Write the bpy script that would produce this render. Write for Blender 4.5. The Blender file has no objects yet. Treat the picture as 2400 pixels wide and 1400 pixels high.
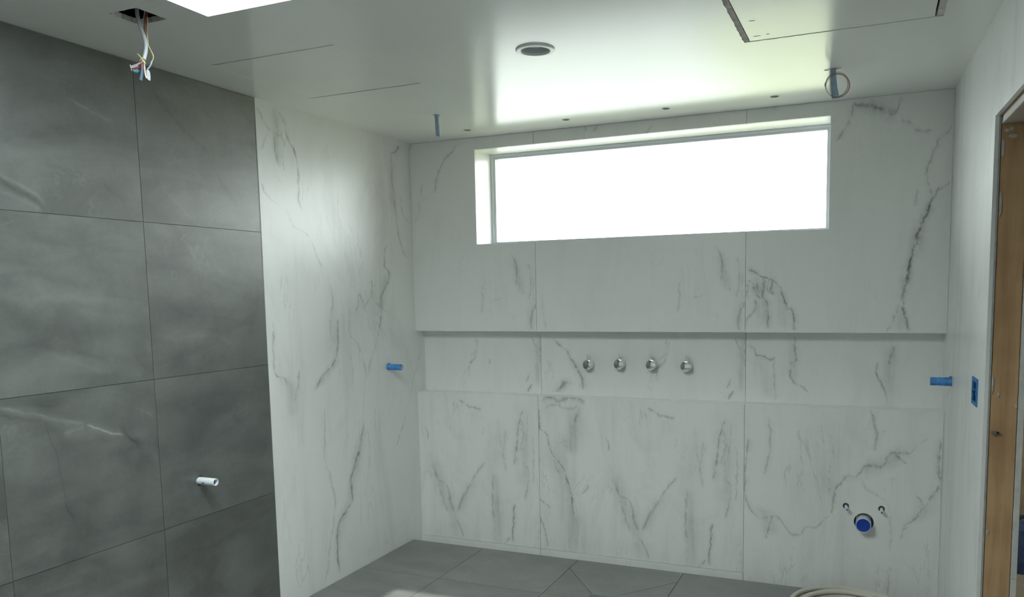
import bpy, bmesh, math, random
from mathutils import Vector, Matrix

# ------------------------------------------------------------------ camera
SC = bpy.context.scene
COL = SC.collection
YAW, PITCH, ROLL = math.radians(22.62539), math.radians(-5.84061), math.radians(0.96256)
CAM_POS = Vector((2.60079, -4.10030, 1.50912))
FOCAL_PX, PP_X, PP_Y = 1828.2345, 1289.626, 870.335
_M = Matrix.Rotation(YAW, 3, 'Z') @ Matrix.Rotation(PITCH, 3, 'X') @ Matrix.Rotation(ROLL, 3, 'Y')
_r, _f, _u = _M.col[0], _M.col[1], _M.col[2]
cam_data = bpy.data.cameras.new('camera')
cam_data.sensor_fit = 'HORIZONTAL'
cam_data.sensor_width = 36.0
cam_data.lens = FOCAL_PX * 36.0 / 2400.0
cam_data.shift_x = (1200.0 - PP_X) / 2400.0
cam_data.shift_y = (PP_Y - 700.0) / 2400.0
cam_data.clip_start = 0.02
cam = bpy.data.objects.new('camera', cam_data)
cam.matrix_world = Matrix(((_r.x, _u.x, -_f.x, CAM_POS.x), (_r.y, _u.y, -_f.y, CAM_POS.y),
                           (_r.z, _u.z, -_f.z, CAM_POS.z), (0, 0, 0, 1)))
COL.objects.link(cam)
SC.camera = cam

# ------------------------------------------------------------------ light
SKY_RGB = (0.92, 1.0, 0.99)
SKY_STRENGTH = 7.0   # at the horizon
world = bpy.data.worlds.new('overcast_sky')
SC.world = world
world.use_nodes = True
_wt = world.node_tree
_bg = _wt.nodes['Background']
_bg.inputs['Color'].default_value = (*SKY_RGB, 1)
# overcast sky: three times as bright overhead as at the horizon (CIE overcast)
_tc, _sx, _cl, _ma = (_wt.nodes.new(k) for k in ('ShaderNodeTexCoord', 'ShaderNodeSeparateXYZ', 'ShaderNodeClamp', 'ShaderNodeMath'))
_ma.operation = 'MULTIPLY_ADD'
_ma.inputs[1].default_value = 2.0 * SKY_STRENGTH
_ma.inputs[2].default_value = SKY_STRENGTH
_wt.links.new(_tc.outputs['Generated'], _sx.inputs[0])
_wt.links.new(_sx.outputs['Z'], _cl.inputs['Value'])
_wt.links.new(_cl.outputs[0], _ma.inputs[0])
_wt.links.new(_ma.outputs[0], _bg.inputs['Strength'])
sun_data = bpy.data.lights.new('sun', 'SUN')
sun_data.energy = 5.0
sun_data.angle = math.radians(1.2)
sun_data.color = (1.0, 0.99, 0.93)
sun = bpy.data.objects.new('sun', sun_data)
sun.rotation_euler = Vector((-0.25, 1.28, -2.4)).to_track_quat('-Z', 'Y').to_euler()
sun.location = (1.2, -4.0, 6.0)
COL.objects.link(sun)
SC.view_settings.view_transform = 'Standard'
SC.view_settings.look = 'None'
SC.view_settings.gamma = 1.0
SC.view_settings.use_curve_mapping = False
SC.view_settings.exposure = 0.37

cy = SC.cycles
cy.max_bounces, cy.diffuse_bounces, cy.glossy_bounces, cy.transmission_bounces, cy.transparent_max_bounces = 9, 7, 3, 2, 6
cy.caustics_reflective = cy.caustics_refractive = False
cy.use_adaptive_sampling = True
cy.adaptive_threshold = 0.06

# ------------------------------------------------------------------ measures of the room (metres)
H = 2.4                       # ceiling height
W, K = 2.9155, 0.0328         # right wall: x = W - K*y (it opens slightly towards the viewer)
REAR = -5.2
MARBLE_END = -1.266           # where the white slab on the left wall meets the grey tiles
NICHE_LO, NICHE_HI, NICHE_D = 0.907, 1.281, 0.10
WX0, WX1, WZ0, WZ1 = 0.441, 2.381, 1.7905, 2.3303
REVEAL = 0.20
SEAM1, SEAM2 = 0.812, 1.984
JAMB_Y, HEAD_Z = -1.10, 2.059
SKY_X0, SKY_X1, SKY_Y0, SKY_Y1 = 0.613, 1.713, -3.42, -2.12
ROOF_Z = 2.55

def xr(y):
    return W - K * y

# window and skylight guide the renderer's sky sampling (portals give no light of their own)
def portal(name, loc, rot, sx, sy):
    d = bpy.data.lights.new(name, 'AREA')
    d.shape = 'RECTANGLE'
    d.size, d.size_y = sx, sy
    d.cycles.is_portal = True
    o = bpy.data.objects.new(name, d)
    o.location, o.rotation_euler = loc, rot
    COL.objects.link(o)
portal('window_portal', ((WX0 + WX1) / 2, REVEAL + 0.08, (WZ0 + WZ1) / 2), (math.radians(-90), 0, 0), WX1 - WX0, WZ1 - WZ0)
portal('skylight_portal', ((SKY_X0 + SKY_X1) / 2, (SKY_Y0 + SKY_Y1) / 2, ROOF_Z + 0.12), (0, 0, 0), SKY_X1 - SKY_X0, SKY_Y1 - SKY_Y0)

# ------------------------------------------------------------------ mesh helpers
def mesh_obj(name, bm, mat, parent=None, smooth=False, loc=None):
    bmesh.ops.recalc_face_normals(bm, faces=bm.faces[:])
    me = bpy.data.meshes.new(name)
    bm.to_mesh(me)
    bm.free()
    if smooth:
        me.polygons.foreach_set('use_smooth', [True] * len(me.polygons))
        try:
            me.set_sharp_from_angle(angle=math.radians(38))
        except Exception:
            pass
    if mat is not None:
        me.materials.append(mat)
    o = bpy.data.objects.new(name, me)
    COL.objects.link(o)
    if parent is not None:
        o.parent = parent
    if loc is not None:
        o.location = loc
    return o

def tag(o, label, cat, group=None):
    o['label'] = label
    o['category'] = cat
    if group:
        o['group'] = group
    return o

def thing(name, loc, label, cat, group=None, rot=(0, 0, 0)):
    o = bpy.data.objects.new(name, None)
    o.empty_display_size = 0.05
    o.location = loc
    o.rotation_euler = rot
    COL.objects.link(o)
    return tag(o, label, cat, group)

def struct(o):
    o['kind'] = 'structure'
    return o

def box(bm, x0, x1, y0, y1, z0, z1):
    v = [bm.verts.new(p) for p in ((x0, y0, z0), (x1, y0, z0), (x1, y1, z0), (x0, y1, z0),
                                   (x0, y0, z1), (x1, y0, z1), (x1, y1, z1), (x0, y1, z1))]
    for f in ((0, 3, 2, 1), (4, 5, 6, 7), (0, 1, 5, 4), (1, 2, 6, 5), (2, 3, 7, 6), (3, 0, 4, 7)):
        bm.faces.new([v[i] for i in f])

def boxes(*bs):
    bm = bmesh.new()
    for b in bs:
        box(bm, *b)
    return bm

def sheet(outer, holes, fn, t0, t1):
    """A flat board with holes. outer/holes: lists of (a, b); fn(a, b, t) gives the point; t0/t1 the two faces."""
    bm = bmesh.new()
    edges = []
    for loop in [outer] + list(holes):
        vs = [bm.verts.new((a, b, 0)) for a, b in loop]
        for i in range(len(vs)):
            edges.append(bm.edges.new((vs[i], vs[(i + 1) % len(vs)])))
    bmesh.ops.triangle_fill(bm, use_beauty=True, use_dissolve=False, edges=edges, normal=(0, 0, 1))
    base = bm.faces[:]
    ret = bmesh.ops.extrude_face_region(bm, geom=base)
    top = [g for g in ret['geom'] if isinstance(g, bmesh.types.BMVert)]
    tops = set(top)
    for v in bm.verts:
        a, b = v.co.x, v.co.y
        v.co = Vector(fn(a, b, t1 if v in tops else t0))
    return bm

def rect(a0, a1, b0, b1):
    return [(a0, b0), (a1, b0), (a1, b1), (a0, b1)]

def circle(a, b, r, n=28):
    return [(a + r * math.cos(2 * math.pi * i / n), b + r * math.sin(2 * math.pi * i / n)) for i in range(n)]

def ragged(a0, a1, b0, b1, amp, step, seed):
    rnd = random.Random(seed)
    pts = []
    for (p, q) in (((a0, b0), (a1, b0)), ((a1, b0), (a1, b1)), ((a1, b1), (a0, b1)), ((a0, b1), (a0, b0))):
        L = math.hypot(q[0] - p[0], q[1] - p[1])
        n = max(2, int(L / step))
        for i in range(n):
            t = i / n
            e = 0 if i == 0 else 1
            pts.append((p[0] + (q[0] - p[0]) * t + e * rnd.uniform(-amp, amp), p[1] + (q[1] - p[1]) * t + e * rnd.uniform(-amp, amp)))
    return pts

def inset_poly(pts, d):
    n = len(pts)
    area = sum(pts[i][0] * pts[(i + 1) % n][1] - pts[(i + 1) % n][0] * pts[i][1] for i in range(n))
    s = 1 if area > 0 else -1
    out = []
    for i in range(n):
        p0, p1, p2 = Vector(pts[i - 1]), Vector(pts[i]), Vector(pts[(i + 1) % n])
        e1, e2 = (p1 - p0).normalized(), (p2 - p1).normalized()
        n1, n2 = Vector((-e1.y, e1.x)) * s, Vector((-e2.y, e2.x)) * s
        k = 1 + n1.dot(n2)
        out.append(tuple(p1 + (n1 + n2) * (d / max(k, 0.2))))
    return out

def tube(bm, pts, r, n=10, cap=True, r_end=None):
    """A round tube along pts (rounded by Catmull-Rom)."""
    P = [Vector(p) for p in pts]
    if len(P) > 2:
        Q = []
        for i in range(len(P) - 1):
            p0, p1, p2, p3 = P[max(i - 1, 0)], P[i], P[i + 1], P[min(i + 2, len(P) - 1)]
            for s in range(5):
                t = s / 5
                Q.append(0.5 * ((2 * p1) + (p2 - p0) * t + (2 * p0 - 5 * p1 + 4 * p2 - p3) * t * t + (3 * p1 - p0 - 3 * p2 + p3) * t ** 3))
        Q.append(P[-1])
        P = Q
    up = Vector((0.31, 0.2, 0.93))
    rings = []
    for i, p in enumerate(P):
        d = (P[min(i + 1, len(P) - 1)] - P[max(i - 1, 0)]).normalized()
        a = d.cross(up)
        if a.length < 1e-3:
            a = d.cross(Vector((1, 0, 0)))
        a.normalize()
        b = d.cross(a)
        rr = r if r_end is None else r + (r_end - r) * i / (len(P) - 1)
        rings.append([bm.verts.new(p + (a * math.cos(2 * math.pi * j / n) + b * math.sin(2 * math.pi * j / n)) * rr) for j in range(n)])
    for i in range(len(rings) - 1):
        for j in range(n):
            bm.faces.new((rings[i][j], rings[i][(j + 1) % n], rings[i + 1][(j + 1) % n], rings[i + 1][j]))
    if cap:
        bm.faces.new(rings[0][::-1])
        bm.faces.new(rings[-1])

def lathe(bm, prof, n=32, axis='z', close=False):
    """Turn a profile of (radius, height) about an axis; radius 0 closes to a point."""
    ax = {'z': lambda x, y, h: (x, y, h), 'x': lambda x, y, h: (h, x, y), 'y': lambda x, y, h: (x, h, y)}[axis]
    rings = []
    for r, h in prof:
        if r < 1e-6:
            rings.append([bm.verts.new(ax(0, 0, h))])
        else:
            rings.append([bm.verts.new(ax(r * math.cos(2 * math.pi * j / n), r * math.sin(2 * math.pi * j / n), h)) for j in range(n)])
    seq = list(range(len(rings)))
    pairs = list(zip(seq[:-1], seq[1:]))
    if close:
        pairs.append((seq[-1], seq[0]))
    for i, k in pairs:
        A, B = rings[i], rings[k]
        for j in range(n):
            j2 = (j + 1) % n
            if len(A) == 1 and len(B) == 1:
                continue
            if len(A) == 1:
                bm.faces.new((A[0], B[j], B[j2]))
            elif len(B) == 1:
                bm.faces.new((A[j], A[j2], B[0]))
            else:
                bm.faces.new((A[j], A[j2], B[j2], B[j]))

def lathed(prof, n=32, axis='z', close=False):
    bm = bmesh.new()
    lathe(bm, prof, n, axis, close)
    return bm

def tubed(pts, r, n=10, cap=True, r_end=None):
    bm = bmesh.new()
    tube(bm, pts, r, n, cap, r_end)
    return bm

# ------------------------------------------------------------------ materials
class Nodes:
    def __init__(self, name):
        self.mat = bpy.data.materials.new(name)
        self.mat.use_nodes = True
        self.nt = self.mat.node_tree
        self.b = self.nt.nodes['Principled BSDF']
    def put(self, sock, v):
        if isinstance(v, bpy.types.NodeSocket):
            self.nt.links.new(v, sock)
        elif v is not None:
            sock.default_value = v
    def math(self, op, a, b=None, c=None, clamp=False):
        n = self.nt.nodes.new('ShaderNodeMath')
        n.operation = op
        n.use_clamp = clamp
        for i, v in enumerate((a, b, c)):
            if v is not None:
                self.put(n.inputs[i], v)
        return n.outputs[0]
    def noise(self, vec, scale, detail=4, rough=0.55, dist=0.0, color=False):
        n = self.nt.nodes.new('ShaderNodeTexNoise')
        self.put(n.inputs['Vector'], vec)
        n.inputs['Scale'].default_value = scale
        n.inputs['Detail'].default_value = detail
        n.inputs['Roughness'].default_value = rough
        n.inputs['Distortion'].default_value = dist
        return n.outputs['Color' if color else 'Fac']
    def coords(self, kind='Object'):
        return self.nt.nodes.new('ShaderNodeTexCoord').outputs[kind]
    def position(self):
        return self.nt.nodes.new('ShaderNodeNewGeometry').outputs['Position']
    def mapping(self, vec, scale=(1, 1, 1), rot=(0, 0, 0), loc=(0, 0, 0)):
        n = self.nt.nodes.new('ShaderNodeMapping')
        self.put(n.inputs['Vector'], vec)
        n.inputs['Scale'].default_value = scale
        n.inputs['Rotation'].default_value = rot
        n.inputs['Location'].default_value = loc
        return n.outputs[0]
    def vadd(self, a, b):
        n = self.nt.nodes.new('ShaderNodeVectorMath')
        n.operation = 'ADD'
        self.put(n.inputs[0], a)
        self.put(n.inputs[1], b)
        return n.outputs[0]
    def vscale(self, a, s):
        n = self.nt.nodes.new('ShaderNodeVectorMath')
        n.operation = 'SCALE'
        self.put(n.inputs[0], a)
        self.put(n.inputs['Scale'], s)
        return n.outputs[0]
    def vsub(self, a, b):
        n = self.nt.nodes.new('ShaderNodeVectorMath')
        n.operation = 'SUBTRACT'
        self.put(n.inputs[0], a)
        self.put(n.inputs[1], b)
        return n.outputs[0]
    def sep(self, v):
        n = self.nt.nodes.new('ShaderNodeSeparateXYZ')
        self.put(n.inputs[0], v)
        return n.outputs
    def remap(self, v, a, b, c=0.0, d=1.0, smooth=True):
        n = self.nt.nodes.new('ShaderNodeMapRange')
        n.interpolation_type = 'SMOOTHSTEP' if smooth else 'LINEAR'
        n.clamp = True
        self.put(n.inputs['Value'], v)
        for i, x in zip(('From Min', 'From Max', 'To Min', 'To Max'), (a, b, c, d)):
            n.inputs[i].default_value = x
        return n.outputs[0]
    def mix(self, fac, a, b):
        n = self.nt.nodes.new('ShaderNodeMix')
        n.data_type = 'RGBA'
        self.put(n.inputs[0], fac)
        self.put(n.inputs[6], a if isinstance(a, bpy.types.NodeSocket) else (*a, 1))
        self.put(n.inputs[7], b if isinstance(b, bpy.types.NodeSocket) else (*b, 1))
        return n.outputs[2]
    def curve(self, v, pts):
        n = self.nt.nodes.new('ShaderNodeFloatCurve')
        self.put(n.inputs['Value'], v)
        n.mapping.extend = 'HORIZONTAL'
        c = n.mapping.curves[0]
        c.points[0].location = pts[0]
        c.points[1].location = pts[-1]
        for p in pts[1:-1]:
            c.points.new(*p)
        for p in c.points:
            p.handle_type = 'AUTO_CLAMPED'
        n.mapping.update()
        return n.outputs[0]
    def bump(self, h, strength, dist=0.01):
        n = self.nt.nodes.new('ShaderNodeBump')
        self.put(n.inputs['Height'], h)
        n.inputs['Strength'].default_value = strength
        n.inputs['Distance'].default_value = dist
        self.nt.links.new(n.outputs[0], self.b.inputs['Normal'])
    def set(self, color=None, rough=None, metal=None, spec=None, coat=None):
        if color is not None:
            self.put(self.b.inputs['Base Color'], color if isinstance(color, bpy.types.NodeSocket) else (*color, 1))
        if rough is not None:
            self.put(self.b.inputs['Roughness'], rough)
        if metal is not None:
            self.b.inputs['Metallic'].default_value = metal
        if spec is not None:
            self.b.inputs['Specular IOR Level'].default_value = spec
        return self.mat

def vein_mask(N, u, z, veins, keep):
    """Hand-traced veins: every vein is a curve u = f(z) ('v') or z = f(u) ('h') with a thin core and a faint halo."""
    acc = None
    for s, w, o, pts in veins:
        if not keep(s, w):
            continue
        smear = w > 20
        s = abs(s)
        q = [((b, a) if o == 'v' else (a, b)) for a, b in pts]
        q.sort()
        t0, t1 = q[0][0], q[-1][0]
        if t1 - t0 < 0.004:
            t1 = t0 + 0.004
        c0, c1 = min(b for _, b in q) - 0.01, max(b for _, b in q) + 0.01
        par, val = (z, u) if o == 'v' else (u, z)
        t = N.math('MULTIPLY_ADD', par, 1 / (t1 - t0), -t0 / (t1 - t0))
        cp, last = [], -1
        for a, b in q:
            x = min(max((a - t0) / (t1 - t0), 0), 1)
            if x - last < 0.004:
                continue
            cp.append((x, (b - c0) / (c1 - c0)))
            last = x
        if len(cp) == 1:
            cp.append((1.0, cp[0][1]))
        c = N.math('MULTIPLY_ADD', N.curve(t, cp), c1 - c0, c0)
        d = N.math('ABSOLUTE', N.math('SUBTRACT', val, c))
        if smear:
            m = N.math('POWER', N.remap(d, 0.0, w * 0.0016, 1.0, 0.0, smooth=False), 1.3)
        else:
            m = N.curve(N.math('MULTIPLY', d, 1 / (w * 0.0060)), [(0, 1.0), (0.06, 0.86), (0.14, 0.46), (0.24, 0.24), (0.5, 0.11), (1, 0.0)])
        e = 0.3 if smear else 0.16
        g = N.curve(t, [(0, 0.0), (e, s), (0.5, s), (1 - e, s), (1, 0.0)])
        acc = N.math('MULTIPLY', m, g) if acc is None else N.math('MAXIMUM', acc, N.math('MULTIPLY', m, g))
    return acc

def marble(name, veins=(), axis=0, smoke=0.5, seed=0.0, rough=0.34):
    N = Nodes(name)
    co = N.coords()
    base = N.vadd(co, (seed, seed * 0.7, seed * 0.3))
    warp = N.vscale(N.vsub(N.noise(N.mapping(base, scale=(1, 1, 0.8)), 9.0, 6, 0.66, color=True), (0.5, 0.5, 0.5)), 0.062)
    warp2 = N.vscale(N.vsub(N.noise(base, 55.0, 3, 0.65, color=True), (0.5, 0.5, 0.5)), 0.013)
    ws = N.sep(N.vadd(N.vadd(co, warp), warp2))
    u, z = ws[axis], ws[2]
    # long smoky streaks running down the slab and a few pale hair veins
    streak = N.noise(N.mapping(base, scale=(26.0, 26.0, 2.4)), 1.0, 5, 0.6, 0.5)
    smoke1 = N.remap(N.noise(N.mapping(base, scale=(6.0, 6.0, 0.9)), 1.0, 6, 0.62, 0.6), 0.47, 0.74)
    smoke2 = N.remap(N.noise(N.mapping(base, scale=(1.5, 1.5, 0.8), loc=(3, 1, 2)), 1.6, 6, 0.66, 1.0), 0.48, 0.72)
    sm = N.math('ADD', N.math('MULTIPLY', smoke1, 0.5), N.math('MULTIPLY', smoke2, 0.5))
    sm = N.math('MULTIPLY', N.math('MULTIPLY', sm, N.remap(streak, 0.3, 0.7, 0.6, 1.1)), smoke * 0.40, clamp=True)
    hn = N.noise(N.mapping(base, scale=(3.0, 3.0, 0.8), loc=(7, 2, 5)), 1.0, 6, 0.62, 1.2)
    hair = N.remap(N.math('ABSOLUTE', N.math('SUBTRACT', hn, 0.5)), 0.0, 0.010, 1.0, 0.0)
    hair = N.math('MULTIPLY', hair, N.remap(N.noise(base, 3.1, 3), 0.45, 0.63, 0.0, 0.30))
    fac = N.math('MAXIMUM', sm, N.math('MULTIPLY', hair, min(1.0, smoke * 1.2)))
    if veins:
        br = N.remap(N.noise(N.mapping(base, scale=(1.3, 1.3, 0.8)), 24.0, 4, 0.7), 0.34, 0.60, 0.16, 0.98)
        fac = N.math('MAXIMUM', fac, N.math('MULTIPLY', vein_mask(N, u, z, veins, lambda s, w: w <= 20), br))
        if any(v[1] > 20 for v in veins):
            sb = N.remap(N.math('ADD', N.math('MULTIPLY', streak, 0.6), N.math('MULTIPLY', N.noise(base, 13.0, 5, 0.65), 0.4)), 0.36, 0.62, 0.25, 1.0)
            fac = N.math('ADD', fac, N.math('MULTIPLY', vein_mask(N, u, z, veins, lambda s, w: w > 20), sb))
    col = N.mix(N.math('MINIMUM', fac, 1.0), (0.795, 0.792, 0.786), (0.19, 0.195, 0.19))
    N.set(color=col, rough=rough, spec=0.6)
    return N.mat

def plain(name, rgb, rough=0.5, metal=0.0, spec=0.5, var=0.0, scale=12.0, bump=0.0, bscale=60.0):
    N = Nodes(name)
    if var > 0:
        n = N.noise(N.coords(), scale, 5, 0.6)
        col = N.mix(N.remap(n, 0.3, 0.7), tuple(c * (1 - var) for c in rgb), tuple(min(1, c * (1 + var)) for c in rgb))
    else:
        col = rgb
    N.set(color=col, rough=rough, metal=metal, spec=spec)
    if bump > 0:
        N.bump(N.noise(N.coords(), bscale, 4, 0.6), bump, 0.004)
    return N.mat

def stone(name, dark, light, veins=(), axis=1, rough=0.42, flat=False, paint_var=1.0):
    """Grey porcelain: drifting clouds, fine grain, a different patch of print on every tile."""
    N = Nodes(name)
    pos = N.position()
    rnd = N.nt.nodes.new('ShaderNodeObjectInfo').outputs['Random']
    off = N.nt.nodes.new('ShaderNodeCombineXYZ')
    for i, k in enumerate((17.0, 31.0, 23.0)):
        N.put(off.inputs[i], N.math('MULTIPLY', rnd, k))
    p = N.vadd(pos, off.outputs[0])
    if flat:
        a = N.noise(N.mapping(p, scale=(1.0, 2.6, 1.0), rot=(0, 0, 0.5)), 2.0, 6, 0.6, 0.7)
    else:
        a = N.noise(N.mapping(p, scale=(1.0, 1.0, 2.8), rot=(0.42, 0, 0)), 1.9, 6, 0.6, 0.8)
    b = N.noise(p, 5.5, 6, 0.62, 0.4)
    g = N.noise(p, 210.0, 2, 0.5)
    mott = N.noise(p, 48.0, 4, 0.7)
    f = N.math('ADD', N.math('MULTIPLY', a, 0.60), N.math('MULTIPLY', b, 0.40))
    f = N.remap(f, 0.33, 0.67)
    f = N.math('ADD', f, N.math('MULTIPLY_ADD', g, 0.40, -0.20))
    f = N.math('ADD', f, N.math('MULTIPLY_ADD', mott, 0.55, -0.275), clamp=True)
    col = N.mix(f, dark, light)
    line = N.remap(N.math('ABSOLUTE', N.math('SUBTRACT', N.noise(N.mapping(p, scale=(1, 1, 1.9), rot=(-0.5, 0, 0)), 1.5, 5, 0.62, 0.9), 0.5)), 0.0, 0.012, 1.0, 0.0)
    line = N.math('MULTIPLY', line, N.remap(N.noise(p, 2.3, 2), 0.5, 0.68, 0.0, 0.22))
    col = N.mix(line, col, tuple(c * 1.9 for c in light))
    if veins:
        warp = N.vscale(N.vsub(N.noise(pos, 9.0, 5, 0.62, color=True), (0.5, 0.5, 0.5)), 0.05)
        ws = N.sep(N.vadd(pos, warp))
        br = N.remap(N.noise(pos, 14.0, 3, 0.6), 0.33, 0.6, 0.4, 1.0)
        lm = vein_mask(N, ws[axis], ws[2], veins, lambda s, w: s > 0)
        dm = vein_mask(N, ws[axis], ws[2], veins, lambda s, w: s < 0)
        col = N.mix(N.math('MULTIPLY', N.math('MULTIPLY', dm, br), 1.2, clamp=True), col, tuple(c * 0.35 for c in dark))
        col = N.mix(N.math('MULTIPLY', N.math('MULTIPLY', lm, br), 0.80), col, (0.26, 0.27, 0.255))
    N.set(color=col, rough=rough, spec=1.0)
    N.b.inputs['IOR'].default_value = 1.62
    N.bump(g, 0.05, 0.002)
    return N.mat

def timber(name, a, b, axis='z'):
    N = Nodes(name)
    co = N.coords()
    sc = {'z': (28, 28, 1.6), 'y': (28, 1.6, 28), 'x': (1.6, 28, 28)}[axis]
    g = N.noise(N.mapping(co, scale=sc), 1.0, 6, 0.6, 0.5)
    big = N.noise(co, 4.0, 3)
    f = N.remap(N.math('ADD', N.math('MULTIPLY', g, 0.55), N.math('MULTIPLY', big, 0.45)), 0.36, 0.64)
    col = N.mix(f, a, b)
    knot = N.nt.nodes.new('ShaderNodeTexVoronoi')
    N.put(knot.inputs['Vector'], N.mapping(co, scale=(7, 7, 4.2)))
    knot.inputs['Scale'].default_value = 1.0
    km = N.remap(knot.outputs['Distance'], 0.03, 0.10, 0.75, 0.0)
    col = N.mix(km, col, tuple(c * 0.28 for c in a))
    N.set(color=col, rough=0.75, spec=0.25)
    N.bump(g, 0.2, 0.003)
    return N.mat

# ------------------------------------------------------------------ traced veins: (strength, width in mm, direction, points in metres)
V_LEFT = [
    (0.80, 5, 'v', [(-1.180, 2.392), (-1.110, 2.364), (-1.078, 2.323), (-1.054, 2.248), (-1.016, 2.199), (-1.003, 2.136), (-1.002, 2.072), (-1.001, 1.990), (-0.976, 1.911)]),
    (0.60, 7, 'v', [(-1.247, 2.359), (-1.209, 2.291), (-1.151, 2.259), (-1.145, 2.187), (-1.133, 2.118)]),
    (0.40, 5, 'v', [(-1.188, 2.280), (-1.209, 2.230), (-1.245, 2.171)]),
    (0.50, 4, 'v', [(-1.252, 2.018), (-1.212, 1.968), (-1.152, 1.947), (-1.107, 1.938)]),
    (0.35, 4, 'v', [(-1.107, 1.938), (-1.042, 1.844), (-0.965, 1.804), (-0.918, 1.765), (-0.883, 1.698), (-0.849, 1.622)]),
    (0.30, 4, 'v', [(-0.701, 2.074), (-0.697, 1.934), (-0.684, 1.820), (-0.657, 1.688), (-0.618, 1.616), (-0.633, 1.507)]),
    (0.40, 4, 'v', [(-0.381, 2.148), (-0.344, 2.096), (-0.324, 2.023)]),
    (0.50, 5, 'v', [(-0.209, 2.362), (-0.189, 2.278), (-0.195, 2.190), (-0.177, 2.056), (-0.166, 1.959), (-0.115, 1.784), (-0.055, 1.716), (-0.014, 1.691)]),
    (0.50, 5, 'v', [(-0.122, 2.091), (-0.084, 1.976), (-0.004, 1.922)]),
    (0.70, 10, 'v', [(-0.107, 2.383), (-0.141, 2.344), (-0.213, 2.308)]),
    (0.65, 7, 'v', [(-0.246, 1.807), (-0.301, 1.747), (-0.305, 1.679), (-0.258, 1.621), (-0.297, 1.552), (-0.334, 1.504), (-0.350, 1.388), (-0.381, 1.292)]),
    (0.60, 5, 'v', [(-0.426, 1.600), (-0.440, 1.510), (-0.500, 1.440)]),
    (0.60, 5, 'v', [(-0.549, 1.525), (-0.521, 1.476), (-0.500, 1.440)]),
    (0.60, 5, 'v', [(-0.549, 1.525), (-0.578, 1.433), (-0.625, 1.402)]),
    (0.40, 5, 'v', [(-0.637, 1.453), (-0.653, 1.316)]),
    (0.40, 5, 'v', [(-0.798, 1.588), (-0.777, 1.491), (-0.800, 1.404), (-0.805, 1.293)]),
    (0.75, 7, 'v', [(-0.741, 1.402), (-0.756, 1.290), (-0.769, 1.202), (-0.808, 1.149), (-0.908, 1.082), (-0.951, 1.033)]),
    (0.40, 4, 'v', [(-0.647, 1.410), (-0.646, 1.318), (-0.576, 1.245), (-0.524, 1.087), (-0.512, 1.038)]),
    (0.55, 5, 'v', [(-0.339, 1.485), (-0.371, 1.328), (-0.420, 1.210), (-0.456, 1.153), (-0.520, 1.039)]),
    (0.60, 7, 'v', [(-1.227, 1.399), (-1.231, 1.269), (-1.225, 1.158), (-1.156, 1.106), (-1.144, 1.067)]),
    (0.50, 8, 'v', [(-1.063, 1.142), (-1.074, 1.080), (-1.104, 0.999)]),
    (0.75, 8, 'v', [(-0.546, 0.828), (-0.594, 0.692), (-0.651, 0.585), (-0.696, 0.489), (-0.685, 0.427), (-0.750, 0.350), (-0.822, 0.253), (-0.836, 0.153), (-0.809, 0.027)]),
    (0.45, 5, 'v', [(-0.882, 0.969), (-0.896, 0.682), (-0.861, 0.551), (-0.834, 0.430), (-0.853, 0.320), (-0.896, 0.196), (-0.931, 0.047), (-1.026, -0.009)]),
    (0.60, 4, 'v', [(-0.133, 0.789), (-0.184, 0.706), (-0.245, 0.614)]),
    (0.35, 5, 'v', [(0.056, 1.268), (0.038, 1.137), (-0.035, 0.985), (-0.091, 0.861)]),
    (0.30, 4, 'v', [(-0.529, 0.789), (-0.518, 0.654), (-0.543, 0.465)]),
    (0.20, 5, 'v', [(-1.215, 0.706), (-1.194, 0.386), (-1.158, 0.268)]),
    (0.32, 34, 'v', [(-1.147, 2.393), (-1.129, 2.251), (-1.126, 2.105)]),
    (0.28, 40, 'v', [(-0.287, 1.631), (-0.339, 1.485), (-0.387, 1.389)]),
    (0.30, 40, 'v', [(-0.764, 1.179), (-0.874, 1.089), (-0.961, 1.023)]),
    (0.26, 44, 'v', [(-0.569, 0.783), (-0.664, 0.517), (-0.771, 0.309), (-0.844, 0.144)]),
    (0.28, 40, 'v', [(-1.183, 1.133), (-1.103, 1.020), (-1.116, 0.917)]),
    (0.24, 36, 'v', [(-0.153, 2.359), (-0.189, 2.148), (-0.159, 1.930)]),
    (0.22, 36, 'v', [(-0.786, 1.601), (-0.793, 1.359), (-0.799, 1.182)]),
]
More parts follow.
